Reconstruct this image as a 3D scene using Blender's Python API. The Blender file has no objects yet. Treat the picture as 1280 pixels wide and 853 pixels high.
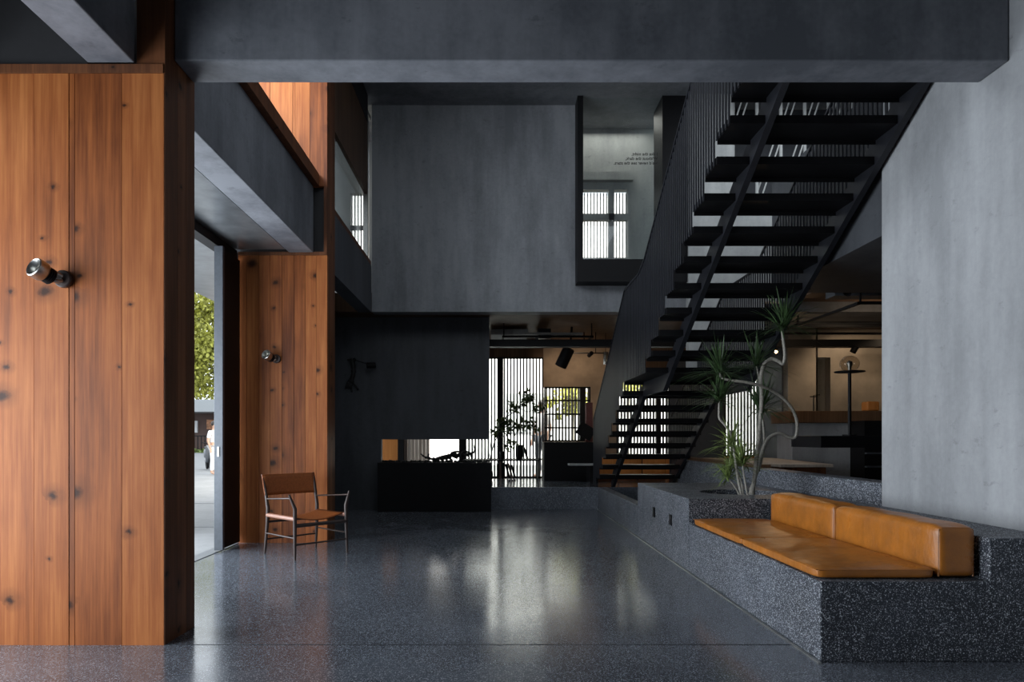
import bpy, bmesh, math, random
from mathutils import Vector, Matrix, Euler
random.seed(7)
S = bpy.context.scene
COL = S.collection
PI = math.pi

# ------------------------------------------------------------ camera, world, lights, exposure
F, VX, VY, CH = 853.3, 617.0, 547.0, 1.2          # focal in px, vanishing point, eye height
cam_d = bpy.data.cameras.new('camera'); cam = bpy.data.objects.new('camera', cam_d); COL.objects.link(cam)
cam.location = (0, 0, CH); cam.rotation_euler = (PI/2, 0, 0)
cam_d.sensor_width = 36; cam_d.lens = 24
cam_d.shift_x = (640-VX)/1280; cam_d.shift_y = (VY-426.5)/1280
cam_d.clip_start = 0.05; cam_d.clip_end = 300
S.camera = cam
S.view_settings.view_transform = 'Standard'; S.view_settings.look = 'None'
S.view_settings.gamma = 1; S.view_settings.use_curve_mapping = False
S.view_settings.exposure = -0.15
w = bpy.data.worlds.new('overcast_sky'); S.world = w; w.use_nodes = True
wn = w.node_tree.nodes['Background']
wn.inputs[0].default_value = (0.86, 0.93, 1.0, 1); wn.inputs[1].default_value = 2.6
S.cycles.max_bounces = 10; S.cycles.diffuse_bounces = 3; S.cycles.glossy_bounces = 5
S.cycles.transparent_max_bounces = 16; S.cycles.transmission_bounces = 8
S.cycles.sample_clamp_indirect = 6

def area(name, loc, rot, sx, sy, power, col=(1, 1, 1), spread=None):
    d = bpy.data.lights.new(name, 'AREA'); d.shape = 'RECTANGLE'; d.size = sx; d.size_y = sy
    d.energy = power; d.color = col
    if spread: d.spread = spread
    o = bpy.data.objects.new(name, d); COL.objects.link(o); o.location = loc; o.rotation_euler = rot
    return o
COOL = (0.86, 0.93, 1.0)
# daylight through the open shopfront on the left beside the viewpoint
area('daylight_front_bay', (-4.2, 2.25, 1.25), (0, -PI/2-.08, 0), 2.2, 3.1, 215, COOL)
# daylight of the street beyond the open door between the columns
area('daylight_door_bay', (-4.3, 6.1, 1.35), (0, -PI/2-.25, 0), 2.4, 4.6, 290, COOL)
# daylight through the upper clerestory between the columns
area('daylight_clerestory', (-3.0, 6.3, 5.35), (0, -PI/2, 0), 1.3, 2.4, 120, COOL)
# weak fill lamp added behind the viewpoint, with no opening there
area('fill_behind_viewpoint', (-0.5, -4.8, 1.8), (PI/2, 0, 0), 4.0, 2.8, 1.5, COOL)
# added fill lamps for the back street, upper rooms and mezzanine
# hidden lamp added to brighten the building across the back street
area('fill_back_street', (2.5, 15.6, 6.0), (math.radians(62), 0, 0), 13, 3, 5200, (1, .93, .80))
area('fill_upper_room', (1.95, 11.2, 6.35), (0, 0, 0), 1.2, 0.5, 7, (1, .97, .9))  # overhead fill added in the room behind the bay window
area('fill_balcony_room', (-3.4, 10.4, 6.2), (0, 0, 0), 1.6, 1.6, 14, (1, .97, .9))  # overhead fill added beyond the balcony glass
area('fill_mezzanine', (4.3, 8.6, 6.3), (0, 0, 0), 1.6, 1.6, 55, COOL)  # overhead fill added to brighten the wall behind the stair

# ------------------------------------------------------------ helpers
def P(px, py, Y):
    return Vector(((px-VX)*Y/F, Y, CH-(py-VY)*Y/F))
class MB:
    def __init__(s): s.bm = bmesh.new()
    def box(s, x0, x1, y0, y1, z0, z1, bev=0, mat=None):
        if x0 > x1: x0, x1 = x1, x0
        if y0 > y1: y0, y1 = y1, y0
        if z0 > z1: z0, z1 = z1, z0
        v = [s.bm.verts.new(((x0, x1)[i & 1], (y0, y1)[(i >> 1) & 1], (z0, z1)[(i >> 2) & 1])) for i in range(8)]
        if mat is not None:
            for q in v: q.co = mat @ q.co
        fs = [s.bm.faces.new([v[i] for i in f]) for f in ((0, 2, 3, 1), (4, 5, 7, 6), (0, 1, 5, 4), (2, 6, 7, 3), (0, 4, 6, 2), (1, 3, 7, 5))]
        if bev:
            es = list({e for f in fs for e in f.edges})
            bmesh.ops.bevel(s.bm, geom=es, offset=bev, segments=3, profile=0.5, affect='EDGES')
        return s
    def prism(s, pts, axis, a, b):
        """pts: outline; axis 'x' -> pts are (y,z); 'y' -> (x,z); 'z' -> (x,y); extruded a..b"""
        def mk(p, t):
            return {'x': (t, p[0], p[1]), 'y': (p[0], t, p[1]), 'z': (p[0], p[1], t)}[axis]
        A = [s.bm.verts.new(mk(p, a)) for p in pts]; B = [s.bm.verts.new(mk(p, b)) for p in pts]
        n = len(pts)
        fs = [s.bm.faces.new(A), s.bm.faces.new(B[::-1])]
        for i in range(n): fs.append(s.bm.faces.new((A[i], B[i], B[(i+1) % n], A[(i+1) % n])))
        return s
    def tube(s, pts, r, n=10, cap=True):
        pts = [Vector(p) for p in pts]
        rs = r if isinstance(r, (list, tuple)) else [r]*len(pts)
        rings = []; up = None
        for i, p in enumerate(pts):
            t = (pts[min(i+1, len(pts)-1)] - pts[max(i-1, 0)]).normalized()
            if up is None:
                up = Vector((0, 0, 1)) if abs(t.z) < .9 else Vector((1, 0, 0))
            u = (up - t*up.dot(t))
            if u.length < 1e-4: u = Vector((0, 1, 0)) - t*t.y
            u.normalize(); up = u; v = t.cross(u)
            rings.append([s.bm.verts.new(p + (u*math.cos(2*PI*k/n) + v*math.sin(2*PI*k/n))*rs[i]) for k in range(n)])
        for a, b in zip(rings, rings[1:]):
            for k in range(n): s.bm.faces.new((a[k], a[(k+1) % n], b[(k+1) % n], b[k]))
        if cap: s.bm.faces.new(rings[0][::-1]); s.bm.faces.new(rings[-1])
        return s
    def lathe(s, prof, c=(0, 0, 0), n=28, mat=None):
        rings = []
        for r, z in prof:
            ring = []
            for k in range(n):
                q = Vector((r*math.cos(2*PI*k/n), r*math.sin(2*PI*k/n), z))
                q = (mat @ q) if mat is not None else q + Vector(c)
                ring.append(s.bm.verts.new(q))
            rings.append(ring)
        for a, b in zip(rings, rings[1:]):
            for k in range(n): s.bm.faces.new((a[k], a[(k+1) % n], b[(k+1) % n], b[k]))
        for ring, rev in ((rings[0], True), (rings[-1], False)):
            if (ring[0].co-ring[n//2].co).length > 1e-4: s.bm.faces.new(ring[::-1] if rev else ring)
        return s
    def quad(s, a, b, c, d):
        s.bm.faces.new([s.bm.verts.new(q) for q in (a, b, c, d)]); return s
    def build(s, name, m, parent=None, smooth=False, bevel=0, normals=True):
        if normals: bmesh.ops.recalc_face_normals(s.bm, faces=s.bm.faces[:])
        me = bpy.data.meshes.new(name); s.bm.to_mesh(me); s.bm.free()
        o = bpy.data.objects.new(name, me); COL.objects.link(o)
        me.materials.append(m)
        if smooth:
            for p in me.polygons: p.use_smooth = True
            try: me.set_sharp_from_angle(angle=math.radians(40))
            except Exception: pass
        if bevel:
            b = o.modifiers.new('bevel', 'BEVEL'); b.width = bevel; b.segments = 2; b.limit_method = 'ANGLE'
        if parent: o.parent = parent
        return o
def tag(o, label, cat, group=None, kind=None):
    if label: o['label'] = label
    if cat: o['category'] = cat
    if group: o['group'] = group
    if kind: o['kind'] = kind
    return o
def struct(o): o['kind'] = 'structure'; return o
def empty(name, loc, rz=0):
    o = bpy.data.objects.new(name, None); COL.objects.link(o); o.location = loc; o.rotation_euler = (0, 0, rz)
    o.empty_display_size = .1
    return o
def copy_tree(o, parent=None):
    c = o.copy(); COL.objects.link(c); c.parent = parent
    for k in ('label',):
        pass
    for ch in list(o.children): copy_tree(ch, c)
    return c
def spline(pts, n=8):
    pts = [Vector(p) for p in pts]; out = []
    for i in range(len(pts)-1):
        p0, p1, p2, p3 = pts[max(i-1, 0)], pts[i], pts[i+1], pts[min(i+2, len(pts)-1)]
        for k in range(n):
            t = k/n
            out.append(.5*((2*p1)+(-p0+p2)*t+(2*p0-5*p1+4*p2-p3)*t*t+(-p0+3*p1-3*p2+p3)*t**3))
    out.append(pts[-1]); return out

# ------------------------------------------------------------ materials
def newmat(name):
    m = bpy.data.materials.new(name); m.use_nodes = True
    nt = m.node_tree; b = nt.nodes['Principled BSDF']
    return m, nt, b
def N(nt, t, **kw):
    n = nt.nodes.new(t)
    for k, v in kw.items(): setattr(n, k, v)
    return n
def ramp(nt, src, stops, interp='LINEAR'):
    r = N(nt, 'ShaderNodeValToRGB'); r.color_ramp.interpolation = interp
    els = r.color_ramp.elements
    while len(els) < len(stops): els.new(0.5)
    for e, (p, c) in zip(els, stops):
        e.position = p; e.color = (c[0], c[1], c[2], 1) if isinstance(c, (tuple, list)) else (c, c, c, 1)
    nt.links.new(src, r.inputs[0]); return r.outputs[0]
def mapping(nt, scale, coord='Object', loc=(0, 0, 0)):
    tc = N(nt, 'ShaderNodeTexCoord'); mp = N(nt, 'ShaderNodeMapping')
    mp.inputs['Scale'].default_value = scale; mp.inputs['Location'].default_value = loc
    nt.links.new(tc.outputs[coord], mp.inputs[0]); return mp.outputs[0]
def noise(nt, vec, scale, detail=4, rough=.55):
    n = N(nt, 'ShaderNodeTexNoise'); n.inputs['Scale'].default_value = scale
    n.inputs['Detail'].default_value = detail; n.inputs['Roughness'].default_value = rough
    nt.links.new(vec, n.inputs['Vector']); return n.outputs['Fac']
def mixc(nt, a, b, fac, mode='MIX'):
    m = N(nt, 'ShaderNodeMix', data_type='RGBA', blend_type=mode)
    for inp, v in ((m.inputs[6], a), (m.inputs[7], b), (m.inputs[0], fac)):
        if hasattr(v, 'default_value') or hasattr(v, 'is_output'): nt.links.new(v, inp)
        elif isinstance(v, (int, float)): inp.default_value = v
        else: inp.default_value = (v[0], v[1], v[2], 1)
    return m.outputs[2]
def mth(nt, op, a, b=0.0):
    m = N(nt, 'ShaderNodeMath', operation=op)
    for i, v in enumerate((a, b)):
        if isinstance(v, (int, float)): m.inputs[i].default_value = v
        else: nt.links.new(v, m.inputs[i])
    return m.outputs[0]
def bump(nt, b, h, strength=.2, dist=.01):
    bp = N(nt, 'ShaderNodeBump'); bp.inputs['Strength'].default_value = strength; bp.inputs['Distance'].default_value = dist
    nt.links.new(h, bp.inputs['Height']); nt.links.new(bp.outputs[0], b.inputs['Normal'])
def simple(name, c, rough=.5, metal=0, var=.12, scale=30, spec=.5, bmp=0):
    m, nt, b = newmat(name)
    v = mapping(nt, (1, 1, 1)); f = noise(nt, v, scale)
    lo = tuple(max(0, q*(1-var)) for q in c); hi = tuple(min(1, q*(1+var)) for q in c)
    nt.links.new(ramp(nt, f, [(.3, lo), (.7, hi)]), b.inputs['Base Color'])
    b.inputs['Roughness'].default_value = rough; b.inputs['Metallic'].default_value = metal
    b.inputs['Specular IOR Level'].default_value = spec
    if bmp: bump(nt, b, f, bmp, .004)
    return m
def concrete(name, lo, hi, rough=.6, streak=True, spec=.4):
    m, nt, b = newmat(name)
    v1 = mapping(nt, (1, 1, .45) if streak else (1, 1, 1)); v2 = mapping(nt, (5, 5, .6))
    big = noise(nt, v1, 1.1, 6, .6); st = noise(nt, v2, 1.3, 5, .6); fine = noise(nt, mapping(nt, (1, 1, 1)), 26, 5, .65)
    s = mth(nt, 'ADD', mth(nt, 'MULTIPLY', big, .6), mth(nt, 'ADD', mth(nt, 'MULTIPLY', st, .26), mth(nt, 'MULTIPLY', fine, .14)))
    pit = ramp(nt, noise(nt, mapping(nt, (1, 1, 1.6)), 7, 9, .72), [(.60, 0.0), (.68, 1.0)])
    nt.links.new(mixc(nt, ramp(nt, s, [(.40, lo), (.585, hi)]), tuple(q*.55 for q in lo), mth(nt, 'MULTIPLY', pit, .4)), b.inputs['Base Color'])
    nt.links.new(ramp(nt, big, [(.3, rough-.08), (.7, rough+.1)]), b.inputs['Roughness'])
    b.inputs['Specular IOR Level'].default_value = spec
    bump(nt, b, fine, .25, .004)
    return m
def terrazzo(name, base, speck, r0, r1, bigscale=1.0, dens=.16, spec=.5):
    m, nt, b = newmat(name)
    v = mapping(nt, (1, 1, 1))
    vo = N(nt, 'ShaderNodeTexVoronoi'); vo.inputs['Scale'].default_value = 120; nt.links.new(v, vo.inputs['Vector'])
    sep = N(nt, 'ShaderNodeSeparateColor'); nt.links.new(vo.outputs['Color'], sep.inputs[0])
    pick = mth(nt, 'LESS_THAN', sep.outputs[0], dens); shape = mth(nt, 'LESS_THAN', vo.outputs['Distance'], .42)
    vo2 = N(nt, 'ShaderNodeTexVoronoi'); vo2.inputs['Scale'].default_value = 250; nt.links.new(v, vo2.inputs['Vector'])
    sep2 = N(nt, 'ShaderNodeSeparateColor'); nt.links.new(vo2.outputs['Color'], sep2.inputs[0])
    pick2 = mth(nt, 'LESS_THAN', sep2.outputs[1], dens*1.1)
    k = mth(nt, 'MAXIMUM', mth(nt, 'MULTIPLY', pick, shape), mth(nt, 'MULTIPLY', pick2, .6))
    cloud = noise(nt, v, bigscale, 6, .6)
    bc = ramp(nt, cloud, [(.3, tuple(q*.65 for q in base)), (.7, tuple(q*1.45 for q in base))])
    nt.links.new(mixc(nt, bc, speck, k), b.inputs['Base Color'])
    nt.links.new(ramp(nt, noise(nt, v, bigscale*1.7, 5, .6), [(.3, r0), (.72, r1)]), b.inputs['Roughness'])
    b.inputs['Specular IOR Level'].default_value = spec
    return m
def timber(name, dark, mid, light, rough=.5, knots=True, gscale=1.0):
    m, nt, b = newmat(name)
    geo = N(nt, 'ShaderNodeNewGeometry')
    ri = geo.outputs['Random Per Island']
    tc = N(nt, 'ShaderNodeTexCoord')
    off = N(nt, 'ShaderNodeCombineXYZ')
    nt.links.new(mth(nt, 'MULTIPLY', ri, 37.0), off.inputs[0]); nt.links.new(mth(nt, 'MULTIPLY', ri, 91.0), off.inputs[2])
    add = N(nt, 'ShaderNodeVectorMath', operation='ADD')
    nt.links.new(tc.outputs['Object'], add.inputs[0]); nt.links.new(off.outputs[0], add.inputs[1])
    def mp(sc):
        q = N(nt, 'ShaderNodeMapping'); q.inputs['Scale'].default_value = sc; nt.links.new(add.outputs[0], q.inputs[0]); return q.outputs[0]
    g1 = noise(nt, mp((7*gscale, 7*gscale, .55*gscale)), 1.6, 7, .62)
    g2 = noise(nt, mp((40*gscale, 40*gscale, .9*gscale)), 1.6, 5, .6)
    blot = noise(nt, mp((1.2, 1.2, .6)), 1.3, 4, .6)
    s = mth(nt, 'ADD', mth(nt, 'MULTIPLY', g1, .42), mth(nt, 'ADD', mth(nt, 'MULTIPLY', g2, .28), mth(nt, 'MULTIPLY', blot, .3)))
    s = mth(nt, 'ADD', s, mth(nt, 'MULTIPLY', mth(nt, 'SUBTRACT', ri, .5), .16))
    c = ramp(nt, s, [(.35, dark), (.50, mid), (.66, light)])
    if knots:
        sx = N(nt, 'ShaderNodeSeparateXYZ'); nt.links.new(add.outputs[0], sx.inputs[0])
        dn = noise(nt, add.outputs[0], 11, 5, .7)
        u = mth(nt, 'ADD', mth(nt, 'MULTIPLY', mth(nt, 'ADD', sx.outputs[0], sx.outputs[1]), 3.6), mth(nt, 'MULTIPLY', dn, .30))
        v = mth(nt, 'ADD', mth(nt, 'MULTIPLY', sx.outputs[2], 4.3), mth(nt, 'MULTIPLY', dn, .22))
        cb = N(nt, 'ShaderNodeCombineXYZ'); nt.links.new(u, cb.inputs[0]); nt.links.new(v, cb.inputs[1])
        vo = N(nt, 'ShaderNodeTexVoronoi', voronoi_dimensions='2D'); vo.inputs['Scale'].default_value = 1; nt.links.new(cb.outputs[0], vo.inputs['Vector'])
        sp = N(nt, 'ShaderNodeSeparateColor'); nt.links.new(vo.outputs['Color'], sp.inputs[0])
        pick = mth(nt, 'LESS_THAN', sp.outputs[0], .27)
        dist = mth(nt, 'DIVIDE', vo.outputs['Distance'], mth(nt, 'ADD', mth(nt, 'MULTIPLY', mth(nt, 'POWER', sp.outputs[1], 2.0), 1.9), .45))
        kn = mth(nt, 'MULTIPLY', ramp(nt, dist, [(.035, 1.0), (.10, 0.0)]), pick)
        halo = mth(nt, 'MULTIPLY', ramp(nt, dist, [(.05, 1.0), (.26, 0.0)]), pick)
        c = mixc(nt, c, tuple(q*.6 for q in dark), mth(nt, 'MULTIPLY', halo, .55))
        c = mixc(nt, c, tuple(q*.18 for q in dark), mth(nt, 'MULTIPLY', kn, .92))
    nt.links.new(c, b.inputs['Base Color'])
    b.inputs['Roughness'].default_value = rough; b.inputs['Specular IOR Level'].default_value = .22
    bump(nt, b, g2, .15, .003)
    return m
def glassmat(name, tint=(.95, .98, .98), gl=.10):
    m = bpy.data.materials.new(name); m.use_nodes = True; nt = m.node_tree; nt.nodes.clear()
    o = N(nt, 'ShaderNodeOutputMaterial'); t = N(nt, 'ShaderNodeBsdfTransparent'); g = N(nt, 'ShaderNodeBsdfGlossy')
    t.inputs[0].default_value = (*tint, 1); g.inputs['Roughness'].default_value = .02
    f = N(nt, 'ShaderNodeLayerWeight'); f.inputs[0].default_value = .5
    pw = mth(nt, 'ADD', mth(nt, 'MULTIPLY', mth(nt, 'POWER', f.outputs['Facing'], 4.0), .7), .04)
    mx = N(nt, 'ShaderNodeMixShader'); nt.links.new(pw, mx.inputs[0])
    nt.links.new(t.outputs[0], mx.inputs[1]); nt.links.new(g.outputs[0], mx.inputs[2]); nt.links.new(mx.outputs[0], o.inputs[0])
    return m
def emis(name, c, s):
    m, nt, b = newmat(name); b.inputs['Emission Color'].default_value = (*c, 1); b.inputs['Emission Strength'].default_value = s
    b.inputs['Base Color'].default_value = (*c, 1); return m
def leather(name, c):
    m, nt, b = newmat(name)
    v = mapping(nt, (1, 1, 1)); a = noise(nt, v, 5, 6, .65); f = noise(nt, v, 160, 3)
    nt.links.new(ramp(nt, a, [(.3, tuple(q*.7 for q in c)), (.5, c), (.7, tuple(min(1, q*1.25) for q in c))]), b.inputs['Base Color'])
    nt.links.new(ramp(nt, a, [(.3, .38), (.7, .26)]), b.inputs['Roughness'])
    wr = noise(nt, mapping(nt, (2.2, 5, 2.2)), 1.6, 5, .5)
    s = mth(nt, 'ADD', mth(nt, 'MULTIPLY', wr, 1.0), mth(nt, 'MULTIPLY', f, .06))
    bump(nt, b, s, .5, .03)
    return m

M = {}
M['con'] = concrete('dark_concrete', (.04, .044, .052), (.08, .087, .10))
M['con_wall'] = concrete('trowelled_grey_plaster', (.24, .248, .26), (.36, .37, .385), .62)
M['con_far'] = concrete('grey_plaster', (.14, .148, .162), (.26, .27, .29), .6)
M['con_low'] = concrete('charcoal_plaster', (.035, .038, .044), (.07, .075, .085), .6)
M['con_light'] = concrete('pale_concrete', (.30, .31, .31), (.46, .47, .46), .7)
M['con_beam'] = concrete('board_cast_concrete', (.09, .098, .115), (.19, .20, .225), .6, False)
M['ceil'] = simple('dark_ceiling_paint', (.012, .012, .014), .6)
M['soffit'] = simple('brushed_soffit_panel', (.20, .215, .23), .28, .6, .2, 6)
M['terr'] = terrazzo('polished_dark_terrazzo', (.078, .088, .106), (.38, .41, .46), .13, .21, 1.1, .14, 1.0)
M['terr_b'] = terrazzo('honed_dark_terrazzo', (.034, .039, .05), (.58, .61, .66), .42, .6, 2.2, .13, .3)
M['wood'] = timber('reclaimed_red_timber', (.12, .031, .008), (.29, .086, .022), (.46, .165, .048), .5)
M['wood_side'] = timber('shaded_edge_timber', (.06, .022, .010), (.13, .048, .02), (.22, .085, .035), .55)  # darker copy of the red timber, with shade put into its colour
M['wood_warm'] = timber('warm_brown_timber', (.05, .026, .014), (.10, .055, .03), (.16, .09, .05), .5, False)
M['wood_pale'] = timber('pale_timber', (.30, .24, .18), (.45, .37, .30), (.58, .50, .42), .6, False)
M['tan'] = simple('tan_grey_plaster', (.20, .17, .135), .7, 0, .2, 3)
M['orange'] = timber('orange_veneer', (.38, .14, .035), (.52, .20, .05), (.62, .27, .08), .45, False)
M['brown'] = simple('brown_plaster', (.27, .20, .14), .7, 0, .2, 4)
M['black'] = simple('black_steel', (.005, .005, .006), .5, .0, .2, 20, .2)
M['stair'] = simple('black_painted_steel', (.005, .005, .006), .45, .0, .25, 9, .18)
M['slat'] = simple('charcoal_slat_steel', (.014, .015, .019), .42, .0, .2, 9, .3)
M['slatwin'] = simple('grey_screen_slat', (.10, .10, .105), .5)
M['frame'] = simple('grey_door_steel', (.075, .085, .10), .4, .3)
M['steel'] = simple('brushed_nickel', (.42, .42, .40), .32, 1, .15, 40)
M['brass_strip'] = simple('pale_metal_strip', (.5, .5, .48), .35, 1)
M['leather'] = leather('tan_leather', (.35, .12, .016))
M['leather_c'] = simple('brown_saddle_leather', (.22, .062, .015), .5, 0, .2, 60, .25, .1)
M['leather_w'] = simple('leather_wrap_pink_sheen', (.30, .15, .105), .45)  # pink reflection on the chair's side rails painted into the wrap colour
M['chairwood'] = simple('dark_walnut_rod', (.035, .02, .016), .45, 0, .3, 40)
M['glass'] = glassmat('clear_glass'); M['lampglass'] = glassmat('smoked_glass', (.75, .72, .68))
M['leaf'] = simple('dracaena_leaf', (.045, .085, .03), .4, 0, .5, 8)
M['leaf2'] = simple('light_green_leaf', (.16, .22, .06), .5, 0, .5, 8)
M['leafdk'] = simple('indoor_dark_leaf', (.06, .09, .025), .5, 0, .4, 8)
M['tree'] = simple('yellow_green_leaf', (.33, .33, .055), .6, 0, .55, 2)  # yellow-green foliage of the street trees and shrubs
M['stem'] = simple('grey_cane_stem', (.33, .31, .27), .6, 0, .35, 60, .3, .3)
M['soil'] = simple('dark_gravel_soil', (.03, .028, .027), .9, 0, .5, 60)
M['char'] = simple('charred_wood', (.008, .008, .008), .7)
M['pave'] = concrete('street_paving', (.17, .175, .18), (.23, .235, .24), .7, False)
M['white'] = simple('white_cotton', (.75, .75, .75), .8, 0, .05)
M['white_bld'] = simple('pale_render', (.72, .73, .74), .8, 0, .06, 1)
M['skin'] = simple('skin', (.45, .27, .19), .5, 0, .08)
M['hair'] = simple('dark_hair', (.02, .015, .012), .5)
M['denim'] = simple('dark_trousers', (.04, .045, .06), .8)
M['bulb'] = emis('warm_bulb', (1, .62, .25), 40)
M['lens'] = simple('lamp_reflector', (.5, .48, .42), .2, .8)
M['text'] = simple('black_vinyl_letters', (.01, .01, .01), .5)
M['paper'] = simple('book_cloth', (.10, .06, .05), .7)
M['redbox'] = simple('dark_red_card', (.12, .03, .025), .6)
M['grey_metal'] = simple('grey_painted_fascia', (.32, .34, .35), .5)
M['poster'] = simple('faded_orange_signs', (.45, .22, .12), .7, 0, .8, 3)

# ------------------------------------------------------------ setting: floors, ceilings, walls
struct(MB().box(-2.95, 3.06, -5, 11.37, -.2, 0).build('floor', M['terr']))
fj = MB().box(-2.9, 1.735, 3.945, 3.951, .0, .0012); fj.build('trim_1', M['black']); struct(bpy.data.objects['trim_1'])
struct(MB().box(1.722, 1.738, 3.62, 11.36, 0, .007).build('trim_2', M['brass_strip']))
# raised platform of the rear room
struct(MB().box(-3.1, 9.0, 11.37, 14.3, -.2, .37).build('floor_platform', M['terr'], bevel=.006))
struct(MB().box(3.27, 9.0, 5.38, 11.37, -.2, .37).build('floor_bar', M['terr']))
struct(MB().box(1.9, 3.06, 8.27, 11.36, -.02, .01).build('floor_pit', M['terr']))
# right wall, near camera
struct(MB().box(3.06, 3.35, -5, 5.38, 0, 6.36).build('wall_right', M['con_wall']))
struct(MB().box(-2.95, 3.35, -5.2, -5.02, 0, 4.4).build('wall_behind', M['con']))
# bar slab edge and mezzanine
m = MB(); m.box(3.1, 9, 5.382, 7.6, 2.81, 4.05); struct(m.build('wall_mezzanine_edge', M['con_low']))  # shade from the stair put into this wall's charcoal colour
struct(MB().box(4.4, 9, 7.6, 14.3, 3.25, 4.05).build('ceiling_mezzanine', M['con_low']))
struct(MB().box(4.4, 9, 7.6, 14.3, 3.20, 3.248).build('ceiling_timber_lining', M['wood_warm']))
struct(MB().box(8.8, 9, 5.4, 14.3, 0, 4.05).build('wall_bar_side', M['brown']))
struct(MB().box(-3.1, -2.96, -5, .75, 0, 4.39).build('wall_left_light_block', M['con_low']))  # unseen wall added to cut daylight coming in beside the viewpoint
struct(MB().box(8.8, 9, 5.4, 14.3, 4.06, 6.5).build('wall_mezzanine_light_block', M['con_low']))  # unseen wall added to close off sky light above the mezzanine
struct(MB().box(3.36, 9, 5.2, 5.38, 0, 6.35).build('wall_bar_light_block', M['con_low']))  # unseen wall taken to full height to keep sky light off the bar
# ceilings
struct(MB().box(-2.95, 3.06, -5, 4.05, 4.4, 4.55).build('ceiling_near', M['ceil']))
m = MB(); m.box(-2.95, 9, 4.05, 10.6, 6.36, 6.55); struct(m.build('ceiling_hall', M['con_far']))
struct(MB().box(-3.1, 4.39, 10.86, 14.3, 3.2, 3.5).build('ceiling_rear_room', M['wood_warm']))
struct(MB().box(-3.1, 9, 10.6, 12.4, 6.42, 6.6).build('ceiling_upper_room', M['con_far']))
# upper far wall, with opening for the bay window
XB0, XB1, ZB0, ZB1 = P(726, 0, 10.45).x, P(856, 0, 10.45).x, P(0, 348, 10.45).z, P(0, 112, 10.45).z
m = MB()
m.box(-1.89, XB0, 10.6, 10.85, 3.15, 6.36); m.box(XB0, XB1, 10.6, 10.85, 3.15, ZB0); m.box(XB1, 3.06, 10.6, 10.85, 3.15, 6.36)
m.box(XB0, XB1, 10.6, 10.85, ZB1, 6.36)
struct(m.build('wall_far_upper', M['con_far']))
# lower far wall with slot
m = MB(); zs0, zs1 = .80, 1.165; xs = -1.87
m.box(-2.95, xs, 11.36, 11.5, 0, 3.2); m.box(xs, -.07, 11.36, 11.5, zs1, 3.2); m.box(xs, -.07, 11.36, 11.5, 0, .788)
struct(m.build('wall_far_lower', M['con_low']))
# left facade return beyond second column
struct(MB().box(-3.1, -2.95, 8.15, 11.5, 0, 6.36).build('wall_left', M['con_low']))
struct(MB().box(-2.95, -2.35, 4.3, 7.7, 3.32, 4.05).build('ceiling_left_bay', M['soffit']))
struct(MB().box(-6.4, -2.345, -5, 3.9, 4.0, 4.39).build('ceiling_front_bay', M['ceil']))

struct(MB().box(-6.4, -2.35, 3.95, 4.32, 3.362, 4.39).build('wall_left_header', M['ceil']))
# ------------------------------------------------------------ timber clad columns
def clad(root, name, xs_, y0, y1, z0, z1, mat):
    m = MB()
    for a, b in zip(xs_, xs_[1:]): m.box(a+.002, b-.002, y0+random.uniform(0, .005), y1, z0, z1)
    return m.build(name, mat, root)
c1 = empty('timber_column', (-2.6, 4.1, 0))
def rel(o, root):   # keep world placement under a root that is not at the origin
    o.parent = root; o.matrix_parent_inverse = Matrix.Translation(root.location).inverted(); return o
xs1 = [-3.42, -3.1, P(-6, 0, 3.937).x] + [P(q, 0, 3.937).x for q in (42, 86, 93, 152, 205)]
tag(c1, 'wide near column clad in reddish timber boards, at the left edge', 'column')
rel(clad(None, 'front_boards', xs1, 3.937, 4.0, 0, 3.30, M['wood']), c1)
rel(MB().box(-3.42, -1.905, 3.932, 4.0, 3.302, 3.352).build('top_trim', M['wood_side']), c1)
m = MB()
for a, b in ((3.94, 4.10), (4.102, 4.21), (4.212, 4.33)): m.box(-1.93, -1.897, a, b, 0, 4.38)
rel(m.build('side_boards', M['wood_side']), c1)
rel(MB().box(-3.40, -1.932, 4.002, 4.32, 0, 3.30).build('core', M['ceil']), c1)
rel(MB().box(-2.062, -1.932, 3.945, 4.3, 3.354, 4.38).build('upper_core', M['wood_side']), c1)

c2 = empty('timber_column', (-2.4, 7.9, 0))
tag(c2, 'farther column clad in orange-brown timber boards, behind the armchair', 'column')
xs2 = [P(q, 0, 7.72).x for q in (296, 307, 322, 336, 351, 366, 380, 394, 408)]
rel(clad(None, 'front_boards', xs2, 7.76, 7.82, 0, 3.27, M['wood']), c2)
rel(clad(None, 'upper_boards', [xs2[0], xs2[3], P(365, 0, 7.72).x-.005, P(366.5, 0, 7.72).x+.01, P(386, 0, 7.72).x, xs2[-1]], 7.76, 7.82, 4.06, 6.35, M['wood']), c2)
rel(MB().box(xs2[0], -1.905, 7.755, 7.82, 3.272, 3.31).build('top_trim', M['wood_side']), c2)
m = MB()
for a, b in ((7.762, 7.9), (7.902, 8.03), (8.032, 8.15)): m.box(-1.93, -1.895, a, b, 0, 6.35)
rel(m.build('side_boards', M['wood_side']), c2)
rel(MB().box(xs2[0], -1.932, 7.825, 8.14, 0, 6.35).build('core', M['ceil']), c2)

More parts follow.
